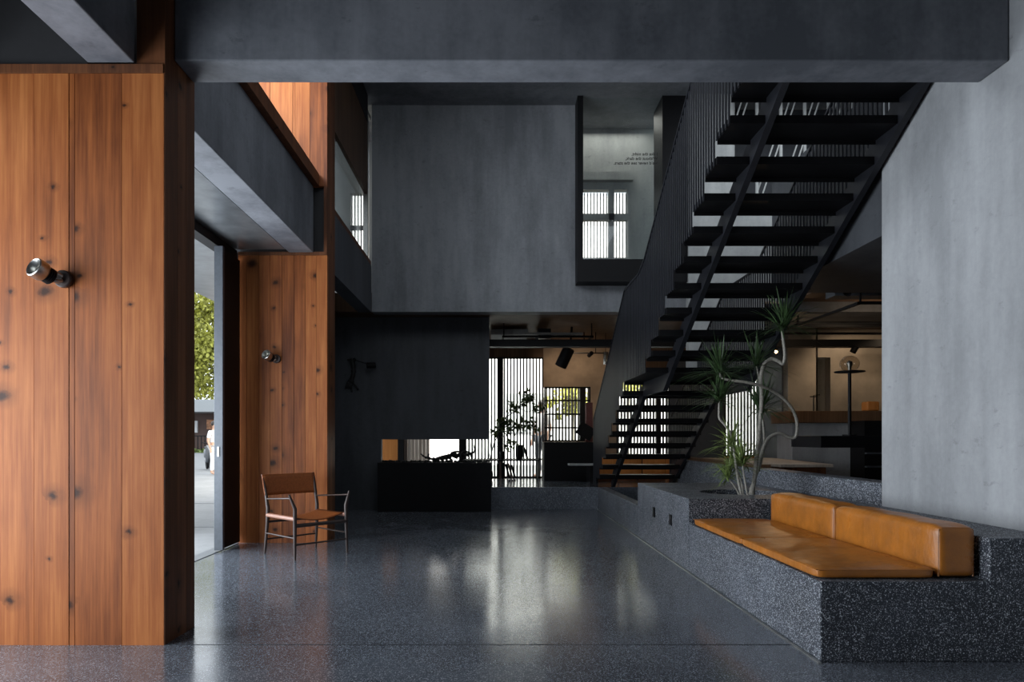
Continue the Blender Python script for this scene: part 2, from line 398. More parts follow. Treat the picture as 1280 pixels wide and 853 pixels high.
# ------------------------------------------------------------ concrete beams
tag(MB().box(-1.893, 3.056, 4.048, 4.302, 3.435, 4.39).build('concrete_beam', M['con_beam'], bevel=.008), 'huge grey concrete beam spanning the whole room overhead', 'beam')
tag(MB().box(-2.335, -2.065, -4.9, 3.93, 3.356, 4.39).build('concrete_beam', M['con_beam'], bevel=.008), 'short concrete beam at the upper left meeting the near timber column', 'beam')
tag(MB().box(-2.325, -2.045, 4.34, 7.75, 3.30, 4.05).build('concrete_beam', M['con_beam'], bevel=.008), 'diagonal-looking concrete beam running back between the two timber columns', 'beam')
tag(MB().box(-2.32, -1.98, 4.34, 7.75, 4.052, 4.19).build('window_sill_board', M['wood_side']), 'brown timber ledge lying on the beam between the timber columns', 'ledge')
tag(MB().box(-2.1, -1.895, 8.155, 10.6, 3.14, 3.86).build('balcony_beam', M['con']), 'dark concrete beam under the upstairs glass, beyond the farther column', 'beam')
tag(MB().box(-2.1, -1.9, 8.155, 10.58, 3.862, 3.93).build('balcony_ledge', M['wood_side']), 'thin brown timber ledge below the upstairs glass panel', 'ledge')
# upstairs glazing beyond second column
g = empty('balcony_glazing', (-2.0, 9.4, 3.93)); tag(g, 'upstairs interior glass panel with pale metal post beside the grey wall', 'glazing')
rel(MB().box(-2.0, -1.985, 8.16, 10.2, 3.935, 6.3).build('glass_pane', M['glass']), g)
rel(MB().box(-1.97, -1.9, 10.3, 10.36, 3.935, 6.1).box(-1.97, -1.93, 10.45, 10.58, 3.935, 6.1).box(-1.97, -1.9, 10.3, 10.58, 6.1, 6.16).build('post', M['steel']), g)
rel(clad(None, 'header_boards', [-1.95, -1.9], 8.16, 10.28, 4.87, 5.95, M['wood_warm']), g)
rel(MB().box(-1.96, -1.895, 8.16, 10.28, 5.952, 6.35).build('header', M['ceil']), g)
# room behind the balcony glass
m = MB(); m.box(-3.1, -2.52, 12.0, 12.15, 3.5, 6.4); m.box(-2.52, -2.28, 12.0, 12.15, 3.5, 4.35); m.box(-2.52, -2.28, 12.0, 12.15, 5.5, 6.4); m.box(-2.28, -1.89, 12.0, 12.15, 3.5, 6.4)
struct(m.build('wall_balcony_room', M['con_light']))
m = MB()
for k in range(5): m.box(-2.51+k*.055, -2.49+k*.055, 12.02, 12.06, 4.36, 5.49)
m.box(-2.52, -2.28, 12.01, 12.05, 4.85, 4.93)
struct(m.build('window_1', M['slatwin']))

# ------------------------------------------------------------ bay window (black steel box)
bw = empty('bay_window', (1.95, 10.4, 3.5)); tag(bw, 'tall black-framed interior window box high in the grey wall', 'window')
Y = 10.3
fx0, fx1, fz0, fz1 = P(722, 0, Y).x, P(861, 0, Y).x, P(0, 352, Y).z, P(0, 109, Y).z
gx0, gx1, gz0, gz1 = P(729, 0, Y).x, P(828, 0, Y).x, P(0, 324, Y).z, P(0, 115, Y).z
m = MB()
m.box(fx0, gx0, Y, 10.85, fz0, fz1); m.box(gx1, fx1, Y, 10.85, fz0, fz1); m.box(gx0, gx1, Y, 10.85, gz1, fz1); m.box(gx0, gx1, Y, 10.85, fz0, gz0)
rel(m.build('frame', M['black']), bw)
rel(MB().box(gx0, gx1, Y+.06, Y+.07, gz0, gz1).build('glass_pane', M['glass']), bw)
for i, t in enumerate(('I like the night.', 'Without the dark,', "we'd never see the stars.")):
    cu = bpy.data.curves.new('lettering', 'FONT'); cu.body = t; cu.size = .066; cu.extrude = .001; cu.align_x = 'LEFT'; cu.offset = .0012
    o = bpy.data.objects.new('lettering', cu); COL.objects.link(o); cu.materials.append(M['text'])
    o.rotation_euler = (PI/2, 0, PI)
    o.location = (P(822, 0, Y+.055).x, Y+.054, P(0, 194.5+i*5.6, Y+.055).z)
    rel(o, bw)
# small room behind it
YB = 11.55
wx0, wx1, wz0, wz1 = P(724, 0, YB).x, P(785, 0, YB).x, P(0, 322, YB).z, P(0, 237, YB).z
m = MB()
m.box(.9, wx0, YB, YB+.15, 3.5, 6.5); m.box(wx1, 3.3, YB, YB+.15, 3.5, 6.5); m.box(wx0, wx1, YB, YB+.15, wz1, 6.5); m.box(wx0, wx1, YB, YB+.15, 3.5, wz0)
m.box(P(761, 0, YB).x, P(768, 0, YB).x, YB+.0, YB+.12, wz0, wz1); m.box(wx0, wx1, YB, YB+.11, P(0, 275, YB).z, P(0, 267, YB).z)
m.box(.9, P(790, 0, YB).x, YB-.12, YB, P(0, 228, YB).z, P(0, 218, YB).z)
struct(m.build('wall_upper_room', M['con_light']))
struct(MB().box(2.78, 2.93, 10.86, 11.55, 3.5, 6.42).build('wall_upper_room_side', M['con_light']))
m = MB()
n = 15
for k in range(n+1):
    x = wx0+(wx1-wx0)*k/n; m.box(x-.008, x+.008, YB+.16, YB+.2, wz0, wz1)
struct(m.build('window_2', M['slatwin']))

# light wall with braced window behind the stair
YL = 10.25
m = MB(); lx0 = 2.93; lx1 = 6.0; az = P(0, 250, YL).z
m.box(lx0, 4.08, YL, YL+.15, 2.25, 3.24); m.box(lx0, 4.38, YL, YL+.15, 3.24, 4.06); m.box(lx0, lx1, YL, YL+.15, 4.06, az); m.box(lx0, P(916, 0, YL).x, YL, YL+.15, az, 6.36)
struct(m.build('wall_stair_back', M['con_light']))
struct(MB().box(3.3, 8.9, YL+.6, YL+.7, 4.06, 6.41).build('wall_stair_recess', M['con_low']))
bt = MB(); bx = P(916, 0, YL).x
k = 0; x = bx
while x < lx1:
    bt.box(x, x+.035, YL+.02, YL+.06, az, 6.34)
    if x+.35 < lx1+.2:
        for d in (0, .09):
            bt.tube([(x+d, YL+.05, az+.05), (x+d+.30, YL+.05, az+.95)], .012, 6); bt.tube([(x+d, YL+.05, az+1.05), (x+d+.30, YL+.05, az+1.95)], .012, 6)
    x += .36
bt.box(bx, lx1, YL+.02, YL+.06, az+.97, az+1.02)
tag(bt.build('braced_railing', M['con_light']), 'pale braced railing glimpsed between the upper stair treads', 'railing')

# ------------------------------------------------------------ terrazzo bench, planter, parapet
b = empty('terrazzo_bench', (2.4, 4.9, 0)); tag(b, 'long speckled dark terrazzo plinth forming seat and planter on the right', 'bench')
prof = [(1.745, 0), (3.055, 0), (3.055, .66), (2.649, .66), (2.649, .43), (1.745, .43)]
rel(MB().prism(prof, 'y', 3.643, 6.10).build('seat_block', M['terr_b'], bevel=.008), b)
m = MB()
bm = m.bm; cx, cy, rx, ry = 2.48, 6.86, .40, .34; X0, X1, Y0, Y1, ZT = 1.745, 3.055, 6.10, 8.26, .65
nn = 64; outer = []; inner = []; low = []; ob = []
for k in range(nn):
    a = 2*PI*k/nn+PI/nn*0; dx, dy = math.cos(a), math.sin(a)
    t = min((X1-cx)/dx if dx > 1e-9 else 9e9, (X0-cx)/dx if dx < -1e-9 else 9e9, (Y1-cy)/dy if dy > 1e-9 else 9e9, (Y0-cy)/dy if dy < -1e-9 else 9e9)
    outer.append([cx+dx*t, cy+dy*t]); inner.append((cx+rx*dx, cy+ry*dy))
for c_ in ((X0, Y0), (X1, Y0), (X1, Y1), (X0, Y1)):     # snap nearest ray ends to the true corners
    j = min(range(nn), key=lambda i: (outer[i][0]-c_[0])**2+(outer[i][1]-c_[1])**2); outer[j] = list(c_)
O = [bm.verts.new((p[0], p[1], ZT)) for p in outer]; I = [bm.verts.new((p[0], p[1], ZT)) for p in inner]
L = [bm.verts.new((p[0], p[1], ZT-.2)) for p in inner]; B_ = [bm.verts.new((p[0], p[1], 0)) for p in outer]
for k in range(nn):
    j = (k+1) % nn
    bm.faces.new((O[k], O[j], I[j], I[k])); bm.faces.new((I[k], I[j], L[j], L[k])); bm.faces.new((B_[k], B_[j], O[j], O[k]))
bm.faces.new(L); bm.faces.new(B_[::-1])
rel(m.build('planter_block', M['terr_b']), b)
for px, Yq in ((816.8, 7.42), (836.8, 6.72)):
    rel(MB().box(1.737, 1.7455, Yq-.045, Yq+.045, .335, .44).build('outlet', M['black']), b)
m = MB(); m.lathe([(.001, .0), (.395, 0)], n=40); 
o = m.build('planter_soil', M['soil']); bm2 = bmesh.new()
bmesh.ops.create_icosphere(bm2, subdivisions=1, radius=.5)
me0 = o.data
bm = bmesh.new()
bmesh.ops.create_circle(bm, cap_ends=True, segments=40, radius=1)
for v in bm.verts: v.co = Vector((cx+v.co.x*(rx-.004), cy+v.co.y*(ry-.004), .575))
for k in range(420):
    a = random.uniform(0, 2*PI); r = math.sqrt(random.random())*.94
    mat = Matrix.Translation((cx+rx*r*math.cos(a), cy+ry*r*math.sin(a), .58)) @ Matrix.Diagonal((random.uniform(.012, .024),)*2+(random.uniform(.01, .02), 1))
    bmesh.ops.create_icosphere(bm, subdivisions=1, radius=1, matrix=mat)
bm.to_mesh(me0); bm.free(); bm2.free()
tag(o, 'dark gravelly soil filling the oval planter hole around the cane plant', 'soil', kind='stuff')
tag(MB().box(1.745, 1.885, 8.265, 11.365, 0, .372).build('low_wall', M['terr_b'], bevel=.006), 'low narrow terrazzo wall running back beside the foot of the stair', 'wall')
struct(MB().box(3.06, 3.26, 5.39, 11.365, 0, .84).build('wall_parapet', M['terr_b'], bevel=.008))

# leather cushions
def cushion(name, x0, x1, y0, y1, z0, z1, r, label, group, cat, pinch=.012):
    root = empty(name, ((x0+x1)/2, (y0+y1)/2, z0)); tag(root, label, cat, group)
    sx, sy, sz = (x1-x0)/2, (y1-y0)/2, z1-z0
    m = MB(); m.box(-sx, sx, -sy, sy, 0, sz)
    bmesh.ops.subdivide_edges(m.bm, edges=m.bm.edges[:], cuts=14, use_grid_fill=True)
    rnd = random.Random(hash(label) % 1000)
    for v in m.bm.verts:
        c = v.co; ux, uy, uz = c.x/sx, c.y/sy, (c.z/sz-.5)*2
        # rounded box
        q = Vector((max(-sx+r, min(sx-r, c.x)), max(-sy+r, min(sy-r, c.y)), max(r, min(sz-r, c.z))))
        d = c-q
        if d.length > 1e-6:
            k = min(1, r/d.length) if sum(abs(t) > 1e-6 for t in d) > 1 else 1
            c = q+d*k
        puff = pinch*(1-ux*ux)*(1-uy*uy)
        if uz > .9: c.z += puff+.003*math.sin(9*uy+4*ux)
        v.co = c
    for v in m.bm.verts:
        if v.co.z < .001: v.co.z = 0
    o = m.build('cushion_body', M['leather'], root, smooth=True)
    ss = o.modifiers.new('s', 'SUBSURF'); ss.levels = ss.render_levels = 1
    pip = MB(); zz = sz-r*.35; e = .0
    loop = [(-sx+r*.35, -sy+.003, zz), (sx-r*.35, -sy+.003, zz)]
    if sz > .15:
        k_ = r*.36; yy = -sy+k_; pts = [(-sx+k_, yy, .012), (-sx+k_, yy, sz-r), (-sx+r*.62, yy, sz-r*.62), (-sx+r, yy, sz-k_), (sx-r, yy, sz-k_), (sx-r*.62, yy, sz-r*.62), (sx-k_, yy, sz-r), (sx-k_, yy, .012)]
        pip.tube(spline(pts, 5), .0045, 6)
    else:
        pip.tube([(-sx+.01, -sy+.002, sz-.012), (sx-.01, -sy+.002, sz-.012)], .0035, 6)
        pip.tube([(-sx+.002, -sy+.01, sz-.012), (-sx+.002, sy-.01, sz-.012)], .0035, 6)
    pip.build('piping', M['leather'], root, smooth=True)
    return root
cushion('seat_cushion', 1.752, 2.402, 3.70, 4.85, .431, .492, .022, 'near flat tan leather seat cushion on the terrazzo bench', 'tan leather bench cushions', 'cushion', .01)
cushion('seat_cushion', 1.752, 2.402, 4.855, 6.0, .431, .492, .022, 'far flat tan leather seat cushion, toward the planter', 'tan leather bench cushions', 'cushion', .01)
cushion('back_cushion', 2.405, 2.625, 3.70, 4.84, .431, .722, .045, 'near upright tan leather back bolster on the bench', 'tan leather bench cushions', 'cushion', .006)
cushion('back_cushion', 2.405, 2.625, 4.845, 5.97, .431, .722, .045, 'far upright tan leather back bolster, end nearest the plant', 'tan leather bench cushions', 'cushion', .006)

# ------------------------------------------------------------ staircase
st = empty('staircase', (2.4, 8, 0)); tag(st, 'black steel staircase with open treads and slatted railings', 'staircase')
U = lambda Yq: 3.69-.571*(Yq-5.02)
TX0, TX1 = 1.745, 3.045
steps = []
for k in range(-1, 10): steps.append((4.71+.31*k, 5.02+.31*k, 3.69-.177*k))
low = [(9.13+.295*k, 9.13+.295*(k+1), 1.94-.177*(k+1)) for k in range(0, 8)]
def tread(y0, y1, z):
    m = MB(); m.box(TX0, TX1, y0+.004, y1-.001, z, z+.06)
    m.box(TX0, TX1, y1-.014, y1-.002, z-.028, z)
    return m.build('tread', M['stair'])
for t in steps+low[:-0 or None]: rel(tread(*t), st)
rel(MB().box(TX0, TX1, 7.815, 9.128, 1.94, 2.0).box(TX0, TX1, 9.10, 9.126, 1.90, 1.94).build('landing', M['stair']), st)
stat = [(4.31, U(4.31)-.2, U(4.31)+.06), (7.78, 1.905, 2.1), (8.05, 1.75, 1.935), (9.12, 1.75, 1.935), (11.5, .372, .60), (11.62, .372, .40)]
def stringer(x0, x1):
    m = MB(); rings = []
    for y, a, c in stat: rings.append([m.bm.verts.new(q) for q in ((x0, y, a), (x1, y, a), (x1, y, c), (x0, y, c))])
    for p, q in zip(rings, rings[1:]):
        for k in range(4): m.bm.faces.new((p[k], p[(k+1) % 4], q[(k+1) % 4], q[k]))
    m.bm.faces.new(rings[0]); m.bm.faces.new(rings[-1][::-1])
    m.box(x0-.02, x0, 9.0, 9.4, 1.80, 1.93) if False else None
    return m.build('stringer', M['slat'])
rel(stringer(2.0, 2.05), st); rel(stringer(2.975, 3.025), st)
RT = [(4.33, 5.28), (7.85, 3.24), (8.15, 3.15), (9.02, 3.15), (11.8, 1.52)]
def rail_z(y):
    for (a, za), (b_, zb) in zip(RT, RT[1:]):
        if a <= y <= b_: return za+(zb-za)*(y-a)/(b_-a)
    return RT[-1][1]
def under(y):
    for a, b_, z in steps+low:
        if a <= y <= b_: return z
    if 7.8 <= y <= 9.14: return 1.94
    return .372 if y > 9 else U(y)
def railing(xc, sgn):
    m = MB(); y = 4.34
    while y < 11.8:
        zt = rail_z(y); zt2 = min(rail_z(min(y+.028, 11.79)), zt)
        m.box(xc-.005, xc+.005, y, y+.028, under(y+.01)-.002, zt2-.004); y += .068
    o = m.build('railing_slats', M['slat'])
    t = MB(); r = []
    for yy, z in RT: r.append([t.bm.verts.new(q) for q in ((xc-.012, yy, z-.01), (xc+.012, yy, z-.01), (xc+.012, yy, z+.012), (xc-.012, yy, z+.012))])
    for p, q in zip(r, r[1:]):
        for k in range(4): t.bm.faces.new((p[k], p[(k+1) % 4], q[(k+1) % 4], q[k]))
    t.bm.faces.new(r[0]); t.bm.faces.new(r[-1][::-1])
    t.box(xc-.012, xc+.012, 11.78, 11.81, .372, 1.52)
    rel(o, st)
    tr = t.build('top_rail', M['slat']); tr.parent = o
    return o
railing(1.735, 1); railing(3.052, -1)

# ------------------------------------------------------------ street facade of the rear room
YF = 14.0
def screen(label, x0, x1, z0, z1, pitch=.066, post=None, rails=()):
    r = empty('slatted_screen', ((x0+x1)/2, YF, z0)); tag(r, label, 'screen', 'slatted street screens')
    m = MB(); x = x0+.03
    while x < x1-.02: m.box(x, x+.035, YF, YF+.05, z0, z1); x += pitch
    rel(m.build('slats', M['slatwin']), r)
    m = MB(); m.box(x0, x0+.025, YF-.01, YF+.06, z0, z1); m.box(x1-.025, x1, YF-.01, YF+.06, z0, z1)
    for z in (z0+.012, z1-.012)+tuple(rails): m.box(x0, x1, YF-.01, YF+.055, z-.015, z+.015)
    for q in post or (): m.box(q-.05, q+.05, YF-.03, YF+.08, z0, z1)
    rel(m.build('screen_frame', M['black']), r)
    rel(MB().box(x0, x1, YF+.09, YF+.1, z0, z1).build('glass_pane', M['glass']), r)
    return r
xa = lambda p: P(p, 0, YF).x
za = lambda p: P(0, p, YF).z
screen('tall white-lit slatted screen behind the leafy branch plant', -.62, xa(679), .372, za(447), post=(xa(626),), rails=(.75,))
screen('slatted window under the brown wall, above the dark counter', xa(679)+.02, xa(738), za(552), za(484), rails=(za(501), za(518), za(535)), post=(xa(728),))
screen('slatted screen seen through the lower stair treads', xa(770), xa(837), za(571), za(460), post=(xa(823),))
screen('wide slatted screen behind the cane plant', xa(904), xa(991), za(571), za(449), rails=())
m = MB()
m.box(xa(679), xa(738), YF-.05, YF+.2, .37, za(552)); m.box(xa(679), 2.55, YF-.05, YF+.2, za(484), 3.22); m.box(xa(738), xa(770), YF-.05, YF+.2, .37, za(484))
struct(m.build('wall_street_brown', M['brown']))
m = MB(); m.box(-.65, xa(679), YF-.04, YF+.2, za(447), 3.22); m.box(xa(770), xa(850), YF-.04, YF+.2, za(460), 3.2); m.box(xa(850), xa(991), YF-.04, YF+.2, za(449), 3.2)
struct(MB().box(xa(837), xa(904), YF-.05, YF+.2, .37, za(449)).build('wall_street_dark', M['con_low'])); struct(m.build('wall_street_header', M['wood_warm']))
struct(MB().box(xa(770), xa(991), YF-.04, YF+.2, .37, za(571)).build('wall_street_dado', M['orange']))
# left part seen through the slot
m = MB(); m.box(-3.1, xa(498), YF-.02, YF+.15, .37, 3.2); struct(m.build('wall_street_left', M['orange']))
m = MB(); m.box(xa(498), xa(505), YF-.1, YF+.1, .37, 3.2); struct(m.build('trim_3', M['black']))
m = MB(); x = xa(505)
while x < xa(536): m.box(x, x+.07, YF, YF+.04, .37, 3.2); x += .075
tag(m.build('timber_blind', M['wood_pale']), 'pale vertical timber blind seen through the fireplace slot', 'blind')
m = MB(); m.box(xa(574), xa(583), YF-.1, YF+.1, .37, 3.2); m.box(xa(536), xa(574), YF, YF+.1, 1.5, 3.2); m.box(xa(536), xa(574), YF, YF+.1, .37, .6)
struct(m.build('window_3', M['black']))
# right bar-room walls
m = MB(); YR = 12.6; xr = lambda p: P(p, 0, YR).x; zr = lambda p: P(0, p, YR).z
m.box(xr(1020), xr(1022)+.0, YR, YR+.3, .37, 3.2)
m.box(xr(985), xr(1022), YR, YR+.2, .37, 3.2); m.box(xr(1038), 8.8, YR, YR+.2, .37, 3.2); m.box(xr(1022), xr(1038), YR, YR+.2, zr(447), 3.2)
m.box(xr(1015), xr(1060), YR+.6, YR+.7, .37, 3.2)
struct(m.build('wall_bar_back', M['tan']))
struct(MB().box(xr(985)-.03, xr(985), YR+.2, YF, .37, 3.2).build('wall_bar_return', M['con']))
# bar counter
bc = empty('bar_counter', (6.3, 11.2, .37)); tag(bc, 'concrete bar counter with thick timber top behind the planter', 'counter')
YC = 11.2; xc_ = lambda p: P(p, 0, YC).x; zc = lambda p: P(0, p, YC).z
rel(MB().box(xc_(990), 8.7, YC, YC+.6, .372, zc(529)).build('counter_body', M['con_wall'], bevel=.01), bc)
rel(MB().box(xc_(985), 8.7, YC-.06, YC+.7, zc(529)+.002, zc(514), ).build('counter_top', M['wood_warm'], bevel=.01), bc)
rel(MB().box(xc_(1060), 8.7, YC-.5, YC-.07, .372, zc(527)).build('shelf_unit', M['black']), bc)
rel(MB().box(xc_(1060), 8.7, YC-.56, YC-.505, zc(583), zc(581)).box(xc_(1060), 8.7, YC-.56, YC-.505, zc(567), zc(565)).build('shelf', M['frame']), bc)
tag(MB().box(P(1082, 0, 11.3).x, P(1098, 0, 11.3).x, 11.25, 11.45, zc(514)+.002, zc(514)+.16, .03).build('timber_box', M['orange']), 'small orange timber box on the bar top', 'box')
tap = MB(); tb = P(1017, 514, 11.3); tap.tube([(tb.x, 11.3, zc(514)+.002), (tb.x, 11.3, zc(514)+.26), (tb.x+.08, 11.25, zc(514)+.27)], .01, 8); tap.tube([(tb.x-.06, 11.3, zc(514)+.24), (tb.x+.04, 11.3, zc(514)+.24)], .008, 8)
tag(tap.build('bar_tap', M['black']), 'thin black tap standing on the bar top', 'tap')
# timber bench behind the parapet
tb = empty('timber_bench', (4.1, 10, .37)); tag(tb, 'low bench with dark timber top behind the terrazzo parapet', 'bench')
rel(MB().prism([(3.83, 9.1), (4.53, 9.1), (4.9, 12.0), (3.3, 12.0)], 'z', .80, .84).build('bench_top', M['wood_pale'], bevel=.004), tb)
rel(MB().prism([(3.9, 9.16), (4.46, 9.16), (4.6, 11.5), (3.9, 11.5)], 'z', .372, .798).build('bench_base', M['wood_side']), tb)
tag(MB().box(3.07, 3.25, 8.0, 11.3, .841, .88).build('timber_plank', M['wood_warm']), 'narrow timber cap lying on the far end of the parapet', 'plank')
# black steel table + lamp
YT = 7.0
tt = empty('steel_table', (4.6, 7.2, .37)); tag(tt, 'thick black slab table projecting beside the right wall', 'table')
rel(MB().box(P(1026, 0, YT).x, 5.6, YT, YT+.7, P(0, 560, YT).z, P(0, 545, YT).z).build('tabletop', M['stair'], bevel=.004), tt)
for x in (4.35, 5.4): rel(MB().box(x, x+.06, YT+.1, YT+.6, .372, P(0, 560, YT).z).build('leg', M['black']), tt)
tl = P(1062, 545, YT+.15); tlz = P(0, 545, YT).z+.001
lp = empty('table_lamp', (tl.x, YT+.15, tlz)); tag(lp, 'tall black stem lamp with clear glass globe on a disc', 'lamp')
zd = P(0, 466, YT+.15).z-tlz
MB().lathe([(.001, 0), (.07, 0), (.07, .012), (.001, .014)]).build('base', M['black'], lp)
MB().lathe([(.001, .012), (.017, .012), (.017, zd), (.001, zd)]).build('stem', M['black'], lp, smooth=True)
MB().lathe([(.001, zd), (.145, zd+.003), (.148, zd+.01), (.145, zd+.014), (.001, zd+.014)]).build('disc', M['black'], lp)
pr = [(.03, zd+.014)]+[(.095*math.sin(a), zd+.092-.085*math.cos(a)) for a in [.4+.18*i for i in range(15)]]+[(.004, zd+.176)]
MB().lathe(pr).build('glass_globe', M['lampglass'], lp, smooth=True)
MB().lathe([(.001, zd+.014), (.016, zd+.014), (.02, zd+.06), (.03, zd+.09), (.02, zd+.12), (.001, zd+.125)]).build('bulb', M['steel'], lp, smooth=True)

# ------------------------------------------------------------ rear room ceiling gear
tag(MB().box(-.4, 8.7, 11.62, 11.8, P(0, 433.5, 11.62).z, P(0, 424.5, 11.62).z).build('steel_beam', M['black']), 'long black steel beam hung across the rear ceiling', 'beam')
def hang_frame(x0, x1, y0, y1, z, label, s=.035):
    m = MB()
    m.box(x0, x1, y0, y0+s, z, z+s); m.box(x0, x1, y1-s, y1, z, z+s); m.box(x0, x0+s, y0, y1, z, z+s); m.box(x1-s, x1, y0, y1, z, z+s)
    r = empty('hanging_frame', ((x0+x1)/2, (y0+y1)/2, z)); tag(r, label, 'frame', 'suspended black frames')
    rel(m.build('frame', M['black']), r)
    for x in (x0+.02, x1-.04):
        for y in (y0+.01, y1-.03): rel(MB().box(x, x+.02, y, y+.02, z+s, 3.2).build('hanger', M['black']), r)
    return r
hang_frame(.15, 1.75, 11.95, 13.0, 2.95, 'black suspended frame above the leafy branch plant')
hang_frame(4.6, 6.4, 8.6, 10.4, 2.88, 'large black suspended frame above the table lamp')
hang_frame(4.7, 6.8, 10.6, 11.5, 2.93, 'farther black suspended frame above the bar')
tag(MB().box(.35, 1.55, 11.83, 11.93, 2.98, 3.02).build('light_tube', M['steel']), 'thin pale metal tube under the rear ceiling', 'tube')
tag(MB().box(-.05, .62, 12.3, 12.9, 3.05, 3.15).build('ceiling_duct', M['con_light']), 'pale square duct at the rear ceiling near the dark wall', 'duct')
tag(MB().box(.78, 1.0, 11.9, 12.9, 2.93, 3.1).build('ceiling_box', M['black']), 'black box fixed under the rear ceiling', 'box')
for bx0, bx1, by0, by1 in ((4.45, 8.7, 8.9, 9.15), (4.45, 8.7, 10.05, 10.9), (4.45, 8.7, 11.35, 11.55)):
    tag(MB().box(bx0, bx1, by0, by1, 3.05, 3.198).build('ceiling_rib', M['con_low']), {8.9: 'nearest dark rib under the timber ceiling over the bar', 10.05: 'widest dark rib under the timber ceiling over the bar', 11.35: 'narrow dark rib farthest back under the timber ceiling'}[by0], 'beam', 'dark ceiling ribs over the bar')
# large snoot spotlight over the counter
def spot_can(name, label, p, d, r, l, mat, group=None):
    root = empty(name, p); tag(root, label, 'lamp', group)
    d = Vector(d).normalized(); q = d.to_track_quat('Z', 'Y').to_matrix().to_4x4()
    MB().lathe([(.001, -l*.5), (r*.9, -l*.5), (r, -l*.45), (r, l*.5), (r*.88, l*.5), (r*.86, -l*.2), (.001, -l*.22)], mat=q).build('lamp_head', mat, root, smooth=True)
    return root
q = P(706, 447, 12.4)
r_ = spot_can('snoot_spotlight', 'large dark tubular spotlight aimed down at the brown wall', q, (-.45, .35, -1), .11, .36, M['black'])
MB().tube([(0, 0, .12), (.10, -.05, .26), (.12, -.05, 3.2-q.z)], .02, 8).build('bracket', M['black'], r_)
q = P(738, 443, 13.0)
r_ = spot_can('track_spotlight', 'small black track spotlight beside the tubular one', q, (-.3, 1, -.3), .04, .13, M['black'])
MB().tube([(-.35, 0, .02), (.25, 0, .02)], .01, 6).tube([(.1, 0, .02), (.1, 0, 3.2-q.z)], .008, 6).build('track', M['black'], r_)
q = P(757, 448, 13.1)
r_ = spot_can('pendant_spotlight', 'pale cylindrical pendant lamp near the stair railing', q, (0, .1, -1), .05, .24, M['lens'])
MB().tube([(0, 0, .12), (0, 0, 3.2-q.z)], .006, 6).build('cord', M['black'], r_)
q = P(1063, 361, 8.2)
r_ = spot_can('track_spotlight', 'black spotlight under the dark ceiling above the bar', q, (-.6, -.2, -.6), .05, .16, M['black'])
MB().tube([(.02, 0, .02), (.14, 0, .05), (.17, 0, 3.24-q.z-.03)], .012, 6).build('bracket', M['black'], r_)
q = P(1068, 437, 11.4)
r_ = spot_can('track_spotlight', 'small black spotlight hanging right above the glass globe lamp', q, (-.3, .3, -.7), .05, .12, M['black'])
MB().tube([(0, 0, .03), (0, .27, P(0, 433.5, 11.62).z-q.z+.02)], .01, 6).build('bracket', M['black'], r_)
q = P(970, 440, 10.95)
r_ = empty('bare_bulb_lamp', q); tag(r_, 'small glowing bulb lamp behind the top of the cane plant', 'lamp')
m = MB(); bmesh.ops.create_uvsphere(m.bm, u_segments=12, v_segments=8, radius=.022); m.build('bulb', M['bulb'], r_, smooth=True)
MB().lathe([(.001, .02), (.03, .022), (.03, .09), (.001, .095)]).tube([(0, 0, .09), (0, 0, 3.2-q.z)], .006, 6).build('socket', M['black'], r_)
d = bpy.data.lights.new('bulb_light', 'POINT'); d.energy = 12; d.color = (1, .68, .38); d.shadow_soft_size = .04
o = bpy.data.objects.new('bulb_light', d); COL.objects.link(o); o.location = q+Vector((0, -.0, -.06))
def spot(loc, tgt, e, ang, col=(1, .76, .52)):
    d = bpy.data.lights.new('spot_light', 'SPOT'); d.energy = e; d.color = col; d.spot_size = math.radians(ang); d.spot_blend = .8; d.shadow_soft_size = .05
    o = bpy.data.objects.new('spot_light', d); COL.objects.link(o); o.location = loc
    o.rotation_euler = (Vector(tgt)-Vector(loc)).to_track_quat('-Z', 'Y').to_euler()
spot((P(716, 0, 12.6).x, 12.75, 2.95), (P(722, 0, 14).x, 13.95, 2.55), 38, 100)
spot((6.2, 11.7, 3.0), (6.5, 12.6, 2.0), 42, 120)
spot((7.2, 11.0, 3.0), (7.0, 12.6, 2.2), 34, 120)
spot((5.6, 9.4, 2.85), (5.6, 10.2, 3.2), 18, 150)

# ------------------------------------------------------------ rear room furniture
YK = 12.9
k_ = empty('dark_counter', (1.45, YK, .372)); tag(k_, 'black boxy counter under the slatted window, left of the stair', 'counter')
rel(MB().box(P(680, 0, YK).x, P(741, 0, YK).x+.02, YK, YK+.6, .372, P(0, 553, YK).z).build('counter_body', M['black'], bevel=.01), k_)
kz = P(0, 553, YK).z
m = MB(); m.box(P(711, 0, 12.3).x, 1.9, 12.2, 12.5, P(0, 582, 12.3).z, P(0, 580, 12.3).z)
sr = empty('side_shelf', (1.6, 12.4, .37)); tag(sr, 'thin pale shelf jutting out in front of the dark counter', 'shelf')
rel(m.build('shelf_board', M['con_light']), sr); rel(MB().box(1.75, 1.9, 12.4, 12.9, .372, P(0, 582, 12.3).z-.002).build('bracket', M['black']), sr)
p0 = P(736, 510, 13.2)
tag(MB().box(p0.x-.06, p0.x+.07, 13.15, 13.3, kz+.001, p0.z+.10, .008).build('carton', M['redbox']), 'dark red upright box on the right end of the black counter', 'box')
p0 = P(728, 552, 13.05)
m = MB(); m.box(-.16, .16, -.012, .012, 0, .26, .003, Matrix.Translation((p0.x, 13.04, kz+.10)) @ Matrix.Rotation(.55, 4, 'Y') @ Matrix.Rotation(-.25, 4, 'X'))
tag(m.build('menu_board', M['black']), 'tilted black board standing on the black counter', 'board')
